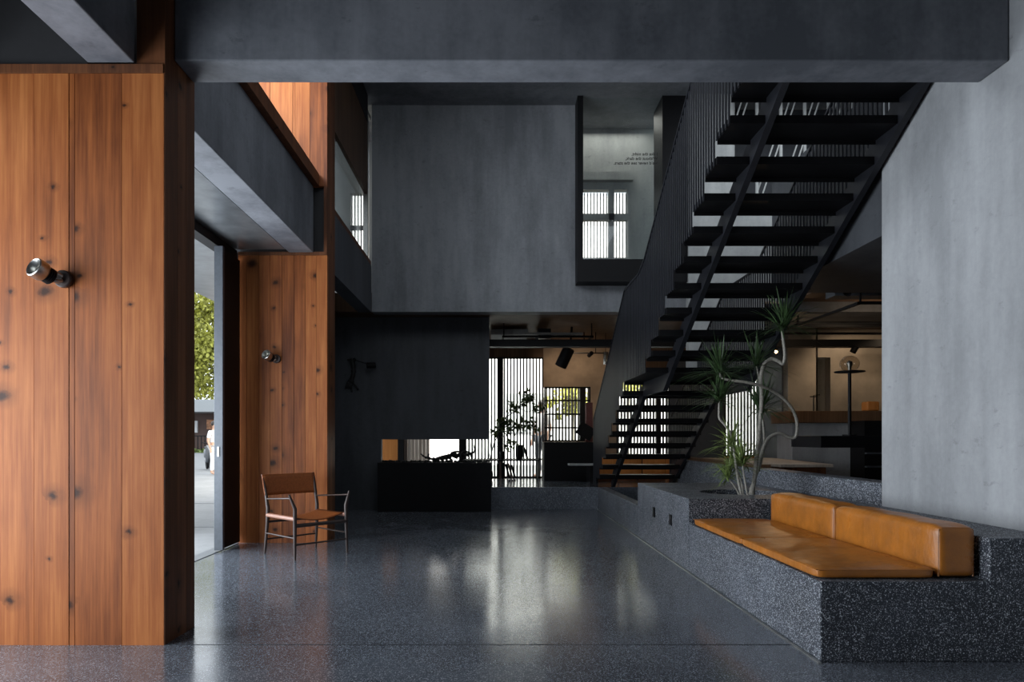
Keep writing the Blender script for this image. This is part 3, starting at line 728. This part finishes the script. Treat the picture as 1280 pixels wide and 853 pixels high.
# orange drawer blocks behind lower flight
dr = empty('drawer_cabinet', (2.9, 13.2, .372)); tag(dr, 'orange timber drawer cabinet behind the lowest stair treads', 'cabinet')
YD = 12.9; dx0 = P(744, 0, YD).x; dx1 = P(832, 0, YD).x
rel(MB().box(dx0, dx1, YD+.02, YD+.5, .372, P(0, 571, YD).z).build('cabinet_body', M['wood_side']), dr)
for z0_, z1_ in ((P(0, 598, YD).z, P(0, 587, YD).z), (P(0, 585, YD).z, P(0, 572, YD).z)):
    for i in range(3):
        a = dx0+(dx1-dx0)*i/3+.012; c = dx0+(dx1-dx0)*(i+1)/3-.012
        rel(MB().box(a, c, YD, YD+.018, z0_, z1_, .003).build('drawer', M['orange']), dr)
# low open shelf in front of screen
sh = empty('low_shelf', (.6, 13.6, .372)); tag(sh, 'low open shelf in front of the tall slatted screen', 'shelf')
zt = P(0, 575, 13.5).z
rel(MB().box(-.6, P(677, 0, 13.5).x-.05, 13.5, 13.8, zt-.025, zt).build('shelf_top', M['stair']), sh)
for x in (-.58, P(651, 0, 13.5).x, P(677, 0, 13.5).x-.075): rel(MB().box(x, x+.02, 13.52, 13.78, .372, zt-.026).build('upright', M['black']), sh)
hb = 0
for i, (px, tilt, hgt, col) in enumerate(((622, 0, .30, 'black'), (625.5, 0, .33, 'paper'), (629, 0, .31, 'black'), (637, -.28, .29, 'black'), (640.5, -.28, .30, 'paper'), (644, -.28, .27, 'black'))):
    p = P(px, 0, 13.6)
    m = MB(); m.box(-.018, .018, -.1, .1, 0, hgt, .002, Matrix.Translation((p.x, 13.62, .382 + (.006 if tilt else 0))) @ Matrix.Rotation(tilt, 4, 'Y'))
    tag(m.build('book', M[col]), ['leftmost upright dark book on the low shelf', 'brown upright book on the low shelf', 'upright dark book right beside the brown upright one', 'first leaning dark book on the low shelf', 'brown leaning book on the low shelf', 'rightmost leaning dark book on the low shelf'][i], 'book', 'books on the low shelf')
# black vase block on shelf
def vase(px, pyb, Yq, w_, h_, label, name='dark_vase'):
    p = P(px, 0, Yq); z = zt+.002
    m = MB(); m.lathe([(.001, 0), (w_*.8, 0), (w_, h_*.3), (w_*.95, h_), (w_*.8, h_), (w_*.8, h_*.9), (.001, h_*.88)], c=(p.x, Yq, z), n=18)
    return tag(m.build(name, M['black'], smooth=True), label, 'vase')
vase(649, 575, 13.65, .075, .29, 'squat dark vase on top of the low shelf')
m = MB(); p = P(659.5, 0, 13.65); m.box(-.02, .02, -.06, .06, 0, .24, .004, Matrix.Translation((p.x, 13.65, zt+.008)) @ Matrix.Rotation(-.3, 4, 'Y'))
tag(m.build('leaning_board', M['black']), 'small dark board leaning against the squat vase', 'board')
vase(627.5, 575, 13.6, .05, .16, 'slim vase standing under the leafy branches', 'slim_vase')
# leafy branch plant
def leafy(root, name_leaf, pts, mat, n, size, rad):
    m = MB()
    for i in range(n):
        p = Vector(random.choice(pts))+Vector((random.gauss(0, rad), random.gauss(0, rad), random.gauss(0, rad)))
        e = Euler((random.uniform(0, 6.3), random.uniform(-.8, .8), random.uniform(0, 6.3))).to_matrix()
        s = size*random.uniform(.6, 1.3)
        q = [e @ Vector(t)*s+p for t in ((0, 0, 0), (.5, .45, .12), (.45, 1.0, 0), (0, 1.6, -.2), (-.45, 1.0, 0), (-.5, .45, .12))]
        m.bm.faces.new([m.bm.verts.new(t) for t in q])
    return m.build(name_leaf, mat, root, normals=False)
bp = empty('branch_plant', P(612, 575, 13.3)); bp.location.z = .372
tag(bp, 'leafy branch plant silhouetted against the bright slatted screen', 'plant')
Yp = 13.25
m = MB()
main = spline([P(608, 597, Yp), P(616, 560, Yp), P(622, 545, Yp), P(630, 525, Yp), P(650, 510, Yp), P(664, 499, Yp), P(672, 488, Yp)])
m.tube(main, [.012*(1-.6*i/len(main)) for i in range(len(main))], 6)
for a in ([P(622, 545, Yp), P(640, 532, Yp), P(660, 532, Yp), P(674, 535, Yp)], [P(630, 525, Yp), P(640, 512, Yp), P(655, 505, Yp)], [P(616, 560, Yp), P(630, 556, Yp), P(641, 560, Yp)], [P(610, 590, Yp), P(614, 550, Yp), P(622, 530, Yp)], [P(650, 510, Yp), P(660, 515, Yp), P(676, 508, Yp)]):
    m.tube(spline(a), .006, 5)
pt = P(608, 597, Yp)
rel(m.build('branches', M['char']), bp)
cl = [P(x, y, Yp) for x, y in ((628, 527), (624, 533), (632, 538), (640, 510), (645, 509), (656, 503), (661, 497), (663, 500), (672, 510), (676, 511), (645, 534), (655, 533), (662, 530), (668, 536), (637, 530), (641, 558), (634, 556), (657, 492), (620, 541), (652, 528))]
rel(leafy(None, 'leaves', cl, M['leafdk'], 480, .05, .05), bp)
rel(MB().lathe([(.001, .374), (.10, .374), (.13, .46), (.12, .55), (.001, .54)], c=(pt.x+.0, Yp, 0)).build('pot', M['black'], smooth=True), bp)

# ------------------------------------------------------------ fireplace block, driftwood, charcoal
hx0, hx1 = P(472, 0, 11.0).x, P(614, 0, 11.0).x
hb_ = empty('hearth_block', (-1, 11.2, 0)); tag(hb_, 'black box hearth standing below the wall slot', 'hearth')
rel(MB().box(hx0, hx1, 10.98, 11.355, .0, .79).build('hearth_body', M['black'], bevel=.006), hb_)
m = MB()
for k in range(260):
    x = random.uniform(hx0+.03, hx1-.05); y = random.uniform(11.02, 11.33)
    s = random.uniform(.008, .022)
    bmesh.ops.create_icosphere(m.bm, subdivisions=1, radius=1, matrix=Matrix.Translation((x, y, .791+s*.9)) @ Matrix.Rotation(random.random()*6, 4, 'Z') @ Matrix.Diagonal((s*1.4, s, s, 1)))
tag(m.build('charcoal_bed', M['char']), 'bed of black charcoal lumps along the hearth slot', 'charcoal', kind='stuff')
m = MB(); Yd = 11.15; P_ = P; P = lambda x, y, Y: P_(x, y-1.6, Y)
body = spline([P(526, 569, Yd), P(533, 574, Yd), P(545, 576, Yd), P(558, 574, Yd), P(567, 570, Yd), P(575, 572, Yd), P(585, 570, Yd), P(593, 566, Yd), P(592, 558, Yd)])
nb = len(body); m.tube(body, [(.014+.045*math.sin(PI*min(1, i/nb*1.05))**1.5)*(.7+.3*math.sin(i*1.9)) for i in range(nb)], 8)
for a in ([P(562, 571, Yd), P(567, 567, Yd), P(574, 566.5, Yd)], [P(576, 571, Yd), P(580, 566, Yd), P(588, 568, Yd)], [P(535, 574, Yd), P(536, 569, Yd)], [P(588, 568, Yd), P(590, 575, Yd)], [P(560, 574, Yd), P(566, 577.5, Yd)], [P(545, 575, Yd+.1), P(560, 571, Yd+.1), P(572, 575, Yd+.1)]):
    m.tube(spline(a, 5), .016, 6)
P = P_
tag(m.build('driftwood_sculpture', M['char'], smooth=True), 'black gnarled driftwood lying in the hearth slot', 'driftwood')

# wall lamp and branch-like form on the dark wall
Yw = 11.36
q = P(464, 457, Yw-.18)
r_ = spot_can('wall_arm_lamp', 'black wall lamp on a thin arm on the dark wall', q, (-.9, -.35, -.1), .05, .14, M['black'])
MB().tube([(0, 0, .0), P(446, 451, Yw-.1)-q, P(443, 450, Yw)-q], .006, 6).build('arm', M['black'], r_)
MB().lathe([(.001, 0), (.03, 0), (.03, .012), (.001, .012)], mat=Matrix.Translation(P(443, 450, Yw)-q) @ Matrix.Rotation(PI/2, 4, 'X')).build('wall_plate', M['black'], r_)
m = MB(); qq = Vector((0, 0, 0)); c_ = P(460.5, 457.5, Yw-.25)-q
bmesh.ops.create_uvsphere(m.bm, u_segments=10, v_segments=6, radius=.014, matrix=Matrix.Translation(Vector((-.9, -.35, -.1)).normalized()*.06))
m.build('bulb', M['lens'], r_)
m = MB(); Yo = Yw-.045  # black branch-like form set just in front of the wall
for a, r in (([P(440, 450, Yo), P(442, 462, Yo), P(440, 475, Yo), P(437, 484, Yo)], .038), ([P(440, 474, Yo), P(436, 478, Yo), P(433, 486, Yo)], .03), ([P(440, 476, Yo), P(444, 482, Yo), P(448, 488, Yo)], .018), ([P(439, 480, Yo), P(440, 491, Yo)], .014), ([P(434, 450, Yo), P(440, 449, Yo)], .016)):
    s_ = spline(a, 5); m.tube(s_, [r*(.7+.4*math.sin(i*1.3)**2) for i in range(len(s_))], 7)
tag(m.build('wall_branch_form', M['char'], smooth=True), 'black branch-like ornament on the dark wall', 'form')

# ------------------------------------------------------------ wall spotlights on the timber columns
def wall_spot(loc, label):
    r = empty('wall_spotlight', loc); tag(r, label, 'lamp', 'nickel wall spotlights on the timber columns')
    MB().lathe([(.001, 0), (.047, 0), (.05, .008), (.05, .03), (.044, .036), (.001, .036)], mat=Matrix.Rotation(PI/2, 4, 'X')).build('mounting_plate', M['chairwood'], r, smooth=True)
    m = MB()
    for dz in (-.022, .022): m.tube([(0, -.034, dz*.6), (-.012, -.06, dz), (-.035, -.085, dz*.7)], .013, 8)
    m.build('knuckle', M['steel'], r, smooth=True)
    d = Vector((-.34, -.86, .34)).normalized(); q = Matrix.Translation(Vector((-.048, -.115, .012))) @ d.to_track_quat('Z', 'Y').to_matrix().to_4x4()
    MB().lathe([(.046, .0), (.052, .003), (.056, .012), (.056, .062), (.051, .066), (.047, .061), (.037, .02), (.001, .014)], mat=q).build('lamp_shade', M['steel'], r, smooth=True)
    m = MB()
    for i in range(4):
        z = -.012*i; m.lathe([(.001, z), (.047, z), (.047, z-.006), (.04, z-.006), (.04, z-.012), (.001, z-.012)], mat=q)
    m.build('heat_sink', M['black'], r)
    MB().lathe([(.001, .022), (.034, .024), (.03, .03), (.001, .034)], mat=q).build('lens', M['lens'], r, smooth=True)
    return r
s1 = wall_spot(P(82, 350, 3.937), 'large-looking nickel spotlight on the near timber column')
s2 = copy_tree(s1); s2.location = P(346, 449, 7.76); s2['label'] = 'nickel spotlight on the farther timber column above the armchair'

# ------------------------------------------------------------ armchair
ch = empty('armchair', (-1.94, 7.06, 0), math.atan2(.72, .69))
tag(ch, 'dark rod-framed armchair with brown leather sling seat and back', 'chair')
# local x = width (left -> right), local y = toward the back
hw, hd = .30, .30
def rod(name, pts, r, mat=None, rr=None):
    return MB().tube(pts, rr or r, 10).build(name, mat or M['chairwood'], ch, smooth=True)
for s in (-1, 1):
    rod('rear_leg', [(s*hw, hd, 0), (s*(hw-.01), hd-.035, .30), (s*(hw-.012), hd-.045, .47), (s*(hw-.01), hd+.0, .64), (s*hw, hd+.055, .815)], 0, rr=[.012, .018, .019, .015, .010])
    rod('front_leg', [(s*hw, -hd, 0), (s*(hw-.005), -hd+.01, .30), (s*(hw-.008), -hd+.012, .50), (s*(hw+.045), -hd+.03, .64)], 0, rr=[.012, .018, .019, .010])
    rod('armrest', [(s*(hw-.01), hd-.02, .565), (s*(hw+.03), -hd+.022, .605)], .0085)
    rod('side_stretcher', [(s*hw, hd-.02, .215), (s*hw, -hd+.005, .215)], .008)
    rod('side_rail', [(s*(hw-.01), hd-.04, .40), (s*(hw-.008), -hd+.01, .40)], .021, M['leather_w'])
rod('front_rail', [(-hw, -hd+.01, .335), (hw, -hd+.01, .335)], .019)
rod('rear_rail', [(-hw, hd-.035, .33), (hw, hd-.035, .33)], .013)
rod('front_stretcher', [(-hw, -hd+.005, .15), (hw, -hd+.005, .15)], .009)
rod('rear_stretcher', [(-hw, hd-.015, .15), (hw, hd-.015, .15)], .009)
def sling(name, fn, nu, nv, mat, th):
    m = MB(); V = [[m.bm.verts.new(fn(i/nu, j/nv)) for j in range(nv+1)] for i in range(nu+1)]
    for i in range(nu):
        for j in range(nv): m.bm.faces.new((V[i][j], V[i+1][j], V[i+1][j+1], V[i][j+1]))
    o = m.build(name, mat, ch, smooth=True); so = o.modifiers.new('t', 'SOLIDIFY'); so.thickness = th; so.offset = 0
    return o
sling('seat', lambda u, v: (-hw+.01+(2*hw-.02)*u, -hd+.05+(2*hd-.11)*v, .418-.05*math.sin(PI*u)), 14, 8, M['leather_c'], .008)
sling('backrest', lambda u, v: (-hw-.008+(2*hw+.016)*u, hd-.014+.060*v+.02*math.sin(PI*u), .60+.212*v), 14, 6, M['leather_c'], .010)

# ------------------------------------------------------------ cane plant (dracaena)
dp = empty('cane_plant', (cx, 6.6, .58)); tag(dp, 'tall twisting cane plant with spiky leaf crowns in the planter', 'plant')
YQ = 6.6
def W(x, y, d=0): return P(x, y, YQ+d)
stems = [
    [W(940, 624), W(944, 590), W(949, 540), W(952, 500), W(951, 474), W(955, 456, .02), W(964, 449, .02), W(973, 452, .0), (W(979, 455, -.02)), W(981, 443, -.02), W(979, 425, 0), W(978, 412)],
    [W(936, 624, .1), W(946, 590, .1), W(953, 565, .1), W(961, 548, .1), W(974, 542, .1), W(987, 547, .1), W(995, 545, .08), W(996, 526, .06), W(988, 508, .04), W(972, 493, .02), W(952, 483, -.04), W(932, 478, -.05), W(905, 474, 0), W(900, 466, 0)],
    [W(928, 624, -.05), W(922, 595, -.05), W(917, 560, -.03), W(912, 540), W(904, 529), W(899, 522), W(899, 506), W(899, 500)],
    [W(948, 590, .1), W(955, 560, .12), W(954, 530, .12), W(952, 515, .12)],
    [W(951, 485, .0), W(948, 468, .05), W(945, 456, .08)],
    [W(930, 624, .12), W(926, 600, .12), W(918, 582, .12)], [W(935, 622, -.08), W(930, 595, -.1), W(928, 580, -.1)], [W(926, 622, .0), W(918, 608), W(910, 598)]]
rads = [.021, .019, .014, .013, .011, .010, .010, .009]
for s_, r in zip(stems, rads):
    p = spline(s_, 7); n_ = len(p)
    for q in p: q.z = max(q.z, .56)
    rel(MB().tube(p, [r*(1-.35*i/n_)*(1+.08*math.sin(i*2.7)) for i in range(n_)], 9).build('cane', M['stem'], smooth=True), dp)
def crown(c, n, ln, up=.35, mat='leaf'):
    m = MB()
    for i in range(n):
        a = random.uniform(0, 2*PI); el = random.uniform(-.25, 1.35); L_ = ln*random.uniform(.65, 1.15)
        d = Vector((math.cos(a)*math.cos(el), math.sin(a)*math.cos(el), math.sin(el)+up*.3)).normalized()
        side = d.cross(Vector((0, 0, 1)));
        if side.length < .05: side = Vector((1, 0, 0))
        side.normalize(); prev = None; wd = .0095*random.uniform(.8, 1.2); p = Vector(c)+Vector((random.gauss(0, .012), random.gauss(0, .012), random.gauss(0, .02)))
        nrm = side.cross(d)
        K = 6
        for k in range(K+1):
            t = k/K; q = p+d*(L_*t)+Vector((0, 0, -1))*(L_*.32*t*t*math.cos(el)); ww = wd*(.5+1.2*t)*(1-t)**.7 if t < 1 else .0005
            ww = max(ww, .0006)
            cur = [m.bm.verts.new(q-side*ww), m.bm.verts.new(q+nrm*ww*.35), m.bm.verts.new(q+side*ww)]
            if prev:
                m.bm.faces.new((prev[0], prev[1], cur[1], cur[0])); m.bm.faces.new((prev[1], prev[2], cur[2], cur[1]))
            prev = cur
    return rel(m.build('leaf_crown', M[mat], smooth=True, normals=False), dp)
for c, n, l in (((978, 410, 0), 95, .40), ((900, 466, 0), 90, .42), ((899, 500, 0), 75, .36), ((952, 514, .12), 85, .42), ((945, 458, .08), 60, .38)):
    crown(W(*c), n, l)
for c, n, l in (((918, 580, .12), 90, .30), ((928, 578, -.1), 80, .29), ((910, 597, 0), 70, .24), ((915, 556, -.03), 60, .30)):
    crown(W(*c), n, l, mat='leaf2')

# ------------------------------------------------------------ door stack at the left facade
d1 = empty('door_1', (-2.95, 7.4, 0)); d1['kind'] = 'structure'
YDr = 7.12
rel(MB().box(P(267.5, 0, YDr).x, P(278.5, 0, YDr).x, YDr, YDr+.05, .02, 3.2).build('door_leaf_edge', M['frame'], bevel=.004), d1)
rel(MB().box(-2.90, -2.87, 7.26, 7.72, .02, 3.2).box(-2.95, -2.92, 7.26, 7.72, .1, 3.15).build('door_leaf', M['stair']), d1)
rel(MB().box(-2.88, -2.86, YDr-.012, YDr, 1.0, 1.1).build('door_handle', M['steel']), d1)
struct(MB().box(-3.03, -2.9, 4.33, 7.72, 3.215, 3.31).build('trim_4', M['black']))
struct(MB().box(-3.02, -2.88, 4.33, 7.72, -.01, .006).build('trim_5', M['frame']))
# porch soffit outside
tag(MB().box(-4.25, -3.05, 1.0, 11.5, 3.27, 3.4).build('entrance_canopy', M['soffit']), 'smooth grey canopy soffit outside the left opening', 'canopy')

# ------------------------------------------------------------ outdoors
struct(MB().box(-60, -2.952, -8, 90, -.25, -.012).build('floor_street', M['pave']))
struct(MB().box(-2.952, 40, 14.31, 60, -.25, .3).build('floor_back_street', M['pave']))
m = MB()
for y in (6.6, 9.2, 12.5): m.box(-14, -3.1, y, y+.015, -.012, -.008)
struct(m.build('trim_6', M['frame']))
def tree(x, y, h, r, label, n=14000, mat='tree', ls=.085):
    t = empty('street_tree', (x, y, 0)); tag(t, label, 'tree', 'street trees')
    s_ = spline([(0, 0, 0), (.05, .1, h*.25), (-.05, 0, h*.5)]); m = MB(); m.tube(s_, [.16-.06*i/len(s_) for i in range(len(s_))], 8)
    for k in range(5):
        a = k*1.3; m.tube([(-.05, 0, h*.45), (math.cos(a)*r*.4, math.sin(a)*r*.4, h*.62), (math.cos(a)*r*.7, math.sin(a)*r*.7, h*.78)], [.08, .05, .02], 6)
    m.build('trunk', M['stem'], t, smooth=True)
    pts = []
    for k in range(60):
        v = Vector((random.gauss(0, 1), random.gauss(0, 1), random.gauss(0, 1))).normalized()*random.uniform(.45, 1)
        pts.append((v.x*r, v.y*r, h*.63+v.z*h*.37))
    leafy(t, 'foliage', pts, M[mat], n, ls, r*.14)
    return t
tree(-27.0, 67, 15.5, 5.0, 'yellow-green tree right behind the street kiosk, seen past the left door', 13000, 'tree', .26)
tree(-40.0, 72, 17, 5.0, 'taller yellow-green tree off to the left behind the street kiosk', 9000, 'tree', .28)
# street kiosk with grey fascia and railings
kk = empty('street_kiosk', (-24, 56.5, 0)); tag(kk, 'grey-roofed street kiosk with faded orange signs outside', 'kiosk')
rel(MB().box(-31, -19, 55, 59, 3.25, 4.25).build('roof_fascia', M['grey_metal'], bevel=.03), kk)
rel(MB().box(-30.5, -19.5, 58, 58.4, 0, 3.24).build('back_wall', M['paper']), kk)
for i, (x, w_, z0_, z1_) in enumerate(((-24.3, .6, 1.9, 2.7), (-23.5, .5, 1.5, 2.3), (-22.9, .5, 2.0, 3.0), (-26, .9, 1.6, 2.6))): rel(MB().box(x, x+w_, 57.8, 57.98, z0_, z1_).build('sign_panel', M['poster' if i % 2 == 0 else 'white_bld']), kk)
for x in (-30.8, -24.5, -19.4): rel(MB().box(x, x+.2, 55.3, 55.5, -.01, 3.248).build('post', M['black']), kk)
m = MB(); x = -31
while x < -19: m.box(x, x+.06, 54, 54.06, 0.0, 1.35); x += .28
m.box(-31, -19, 53.99, 54.07, 1.27, 1.35); m.box(-31, -19, 53.99, 54.07, .2, .28)
tag(m.build('iron_fence', M['black']), 'black iron fence in front of the street kiosk', 'fence')
hg = [(-31+.2*i, 53.3+random.uniform(-.15, .15), random.uniform(.04, .14)) for i in range(60)]
tag(leafy(None, 'hedge_strip', hg, M['leaf2'], 2600, .10, .06), 'low green planting strip at the foot of the iron fence', 'hedge', kind='stuff')

# people
def person(name, loc, rz, label, joints, mats, sc=1.0):
    """one skinned body; joints: dict of points; clothing as child skins"""
    root = empty(name, loc, rz); tag(root, label, 'person')
    def skin(nm, chains, mat, lv=2):
        me = bpy.data.meshes.new(nm); V = []; E = []; R = []; idx = {}
        for chn in chains:
            prev = None
            for (pt, r) in chn:
                key = tuple(round(c, 4) for c in pt)
                if key not in idx: idx[key] = len(V); V.append(pt); R.append(r)
                if prev is not None and prev != idx[key]: E.append((prev, idx[key]))
                prev = idx[key]
        me.from_pydata([Vector(v)*sc for v in V], E, []); me.materials.append(mat)
        o = bpy.data.objects.new(nm, me); COL.objects.link(o); o.parent = root
        md = o.modifiers.new('skin', 'SKIN'); md.use_smooth_shade = True
        for i, sv in enumerate(me.skin_vertices[0].data):
            sv.radius = (R[i][0]*sc, R[i][1]*sc) if isinstance(R[i], tuple) else (R[i]*sc, R[i]*sc); sv.use_root = (i == 0)
        ss = o.modifiers.new('sub', 'SUBSURF'); ss.levels = ss.render_levels = lv
        return o
    j = joints
    hands = []
    for s in ('l', 'r'):
        h = Vector(j['hand_'+s]); wv = Vector(j['wrist_'+s]); d = (h-wv).normalized(); sd = d.cross(Vector((0, 1, .1))).normalized()
        for k, (off, ln) in enumerate(((-.027, .065), (-.009, .078), (.009, .074), (.026, .058))):
            b0 = h+sd*off; hands.append([(tuple(h), (.03, .018)), (tuple(b0+d*.02), .009), (tuple(b0+d*(.02+ln*.6)+Vector((0, .005, 0))), .008), (tuple(b0+d*(.02+ln)+Vector((0, .014, 0))), .007)])
        hands.append([(tuple(wv), .026), (tuple(wv+d*.03+sd*.03), .011), (tuple(wv+d*.07+sd*.045), .009)])
    body = [[(j['pelvis'], (.15, .11)), (j['waist'], (.13, .10)), (j['chest'], (.16, .115)), (j['neckb'], (.07, .06)), (j['neck'], .055), (j['chin'], (.065, .075)), (j['head'], (.078, .095)), (j['crown'], (.06, .075))]]
    for s in ('l', 'r'):
        body.append([(j['pelvis'], (.15, .11)), (j['hip_'+s], .09), (j['knee_'+s], .058), (j['calf_'+s], .055), (j['ankle_'+s], .036), (j['toe_'+s], (.038, .028))])
        body.append([(j['chest'], (.16, .115)), (j['sh_'+s], .06), (j['el_'+s], .042), (j['wrist_'+s], .026), (j['hand_'+s], (.03, .018))])
    b_ = skin('body', body+hands, mats[0])
    top = [[(j['pelvis'], (.165, .125)), (j['waist'], (.145, .115)), (j['chest'], (.175, .13)), (j['neckb'], (.08, .07))]]
    for s in ('l', 'r'):
        e = Vector(j['sh_'+s]).lerp(Vector(j['el_'+s]), .8); top.append([(j['chest'], (.175, .13)), (j['sh_'+s], .074), (tuple(e), .058)])
    skin('shirt', top, mats[1])
    tr = []
    for s in ('l', 'r'):
        tr.append([(j['pelvis'], (.16, .12)), (j['hip_'+s], .102), (j['knee_'+s], .07), (j['calf_'+s], .066), (tuple(Vector(j['calf_'+s]).lerp(Vector(j['ankle_'+s]), .85)), .055)])
    skin('trousers', tr, mats[2])
    hd_ = Vector(j['head'])
    m = MB(); bmesh.ops.create_uvsphere(m.bm, u_segments=16, v_segments=10, radius=1, matrix=Matrix.Translation((hd_+Vector((0, .018, .03)))*sc) @ Matrix.Diagonal((.088*sc, .10*sc, .095*sc, 1)))
    m.build('hair', mats[3], root, smooth=True)
    m = MB(); bmesh.ops.create_cone(m.bm, cap_ends=True, segments=8, radius1=.016*sc, radius2=.005*sc, depth=.03*sc, matrix=Matrix.Translation((hd_+Vector((0, -.10, -.01)))*sc) @ Matrix.Rotation(PI/2, 4, 'X')); m.build('nose', mats[0], root, smooth=True)
    return root
stand = dict(pelvis=(0, 0, .95), waist=(0, 0, 1.08), chest=(0, .01, 1.30), neckb=(0, .02, 1.43), neck=(0, .01, 1.49), chin=(0, -.01, 1.55), head=(0, 0, 1.62), crown=(0, .01, 1.69),
    hip_l=(-.09, 0, .88), knee_l=(-.10, -.02, .50), calf_l=(-.10, .0, .36), ankle_l=(-.10, .03, .08), toe_l=(-.11, -.13, .04),
    hip_r=(.09, 0, .88), knee_r=(.10, .03, .50), calf_r=(.10, .06, .36), ankle_r=(.10, .10, .08), toe_r=(.11, -.05, .04),
    sh_l=(-.18, .01, 1.38), el_l=(-.25, .03, 1.10), wrist_l=(-.24, -.06, .87), hand_l=(-.24, -.08, .80),
    sh_r=(.18, .01, 1.38), el_r=(.25, .03, 1.10), wrist_r=(.24, -.06, .87), hand_r=(.24, -.08, .80))
p = P(677, 0, 15.2)
person('person', (p.x, 15.2, .30), -.9, 'person in a white top standing outside the slatted screen', stand, (M['skin'], M['white'], M['denim'], M['hair']))['label']
p = P(268, 0, 22.0)
person('person', (p.x+.0, 22.0, -.012), 1.2, 'person in white beside the scooter outside the left door', stand, (M['skin'], M['white'], M['white'], M['hair']))
# scooter
sc = empty('motor_scooter', (P(261.5, 0, 25.5).x, 25.5, -.012), .5); tag(sc, 'parked dark scooter seen through the left opening', 'scooter')
for y in (-.6, .6):
    m = MB(); prof = [(.20+.055*math.cos(a), .055*math.sin(a)) for a in [2*PI*i/10 for i in range(11)]]
    m.lathe(prof, mat=Matrix.Translation((0, y, .256)) @ Matrix.Rotation(PI/2, 4, 'Y')); m.lathe([(.001, -.03), (.15, -.02), (.15, .02), (.001, .03)], mat=Matrix.Translation((0, y, .256)) @ Matrix.Rotation(PI/2, 4, 'Y'))
    m.build('wheel', M['black'], sc, smooth=True)
MB().box(-.13, .13, .05, .72, .42, .78, .08).box(-.14, .14, -.3, .2, .28, .36, .03).box(-.16, .16, -.42, -.3, .3, .9, .04).build('bodywork', M['frame'], sc, smooth=True)
MB().box(-.12, .12, .0, .62, .79, .87, .03).build('saddle', M['black'], sc, smooth=True)
MB().tube([(-.3, -.32, 1.02), (0, -.4, .98), (.3, -.32, 1.02)], .017, 8).tube([(0, -.4, .98), (0, -.58, .3)], .03, 8).build('handlebar', M['black'], sc, smooth=True)

# building and planting across the back street
bb = empty('street_building', (1, 22, 0.3)); tag(bb, 'pale building across the street behind the slatted screens', 'building')
rel(MB().box(-5, 14, 22, 23, .3, 9).build('facade', M['white_bld']), bb)
for px0, px1, py0, py1 in ((633, 679, 492, 541), (780, 800, 500, 530)):
    a, c = P(px0, py0, 21.9), P(px1, py1, 21.9); rel(MB().box(a.x, c.x, 21.9, 21.99, c.z, a.z).build('shop_window', M['grey_metal']), bb)
a = P(612, 575, 18); c = P(680, 600, 18)
def bush(px, py, Yq, r, label):
    q = P(px, py, Yq); pts = [(q.x+random.gauss(0, r*.5), Yq+random.gauss(0, r*.5), q.z+random.gauss(0, r*.4)) for _ in range(30)]
    t = empty('street_shrub', (q.x, Yq, .3)); tag(t, label, 'shrub', 'shrubs on the back street')
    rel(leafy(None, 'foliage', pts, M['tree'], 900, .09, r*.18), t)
    rel(MB().tube([(q.x, Yq, .3), (q.x, Yq, q.z)], .05, 7).build('trunk', M['stem']), t)
bush(716, 500, 18, .45, 'green shrub outside the slatted window over the dark counter')
bush(785, 480, 20.2, .5, 'green shrub outside seen through the stair treads')
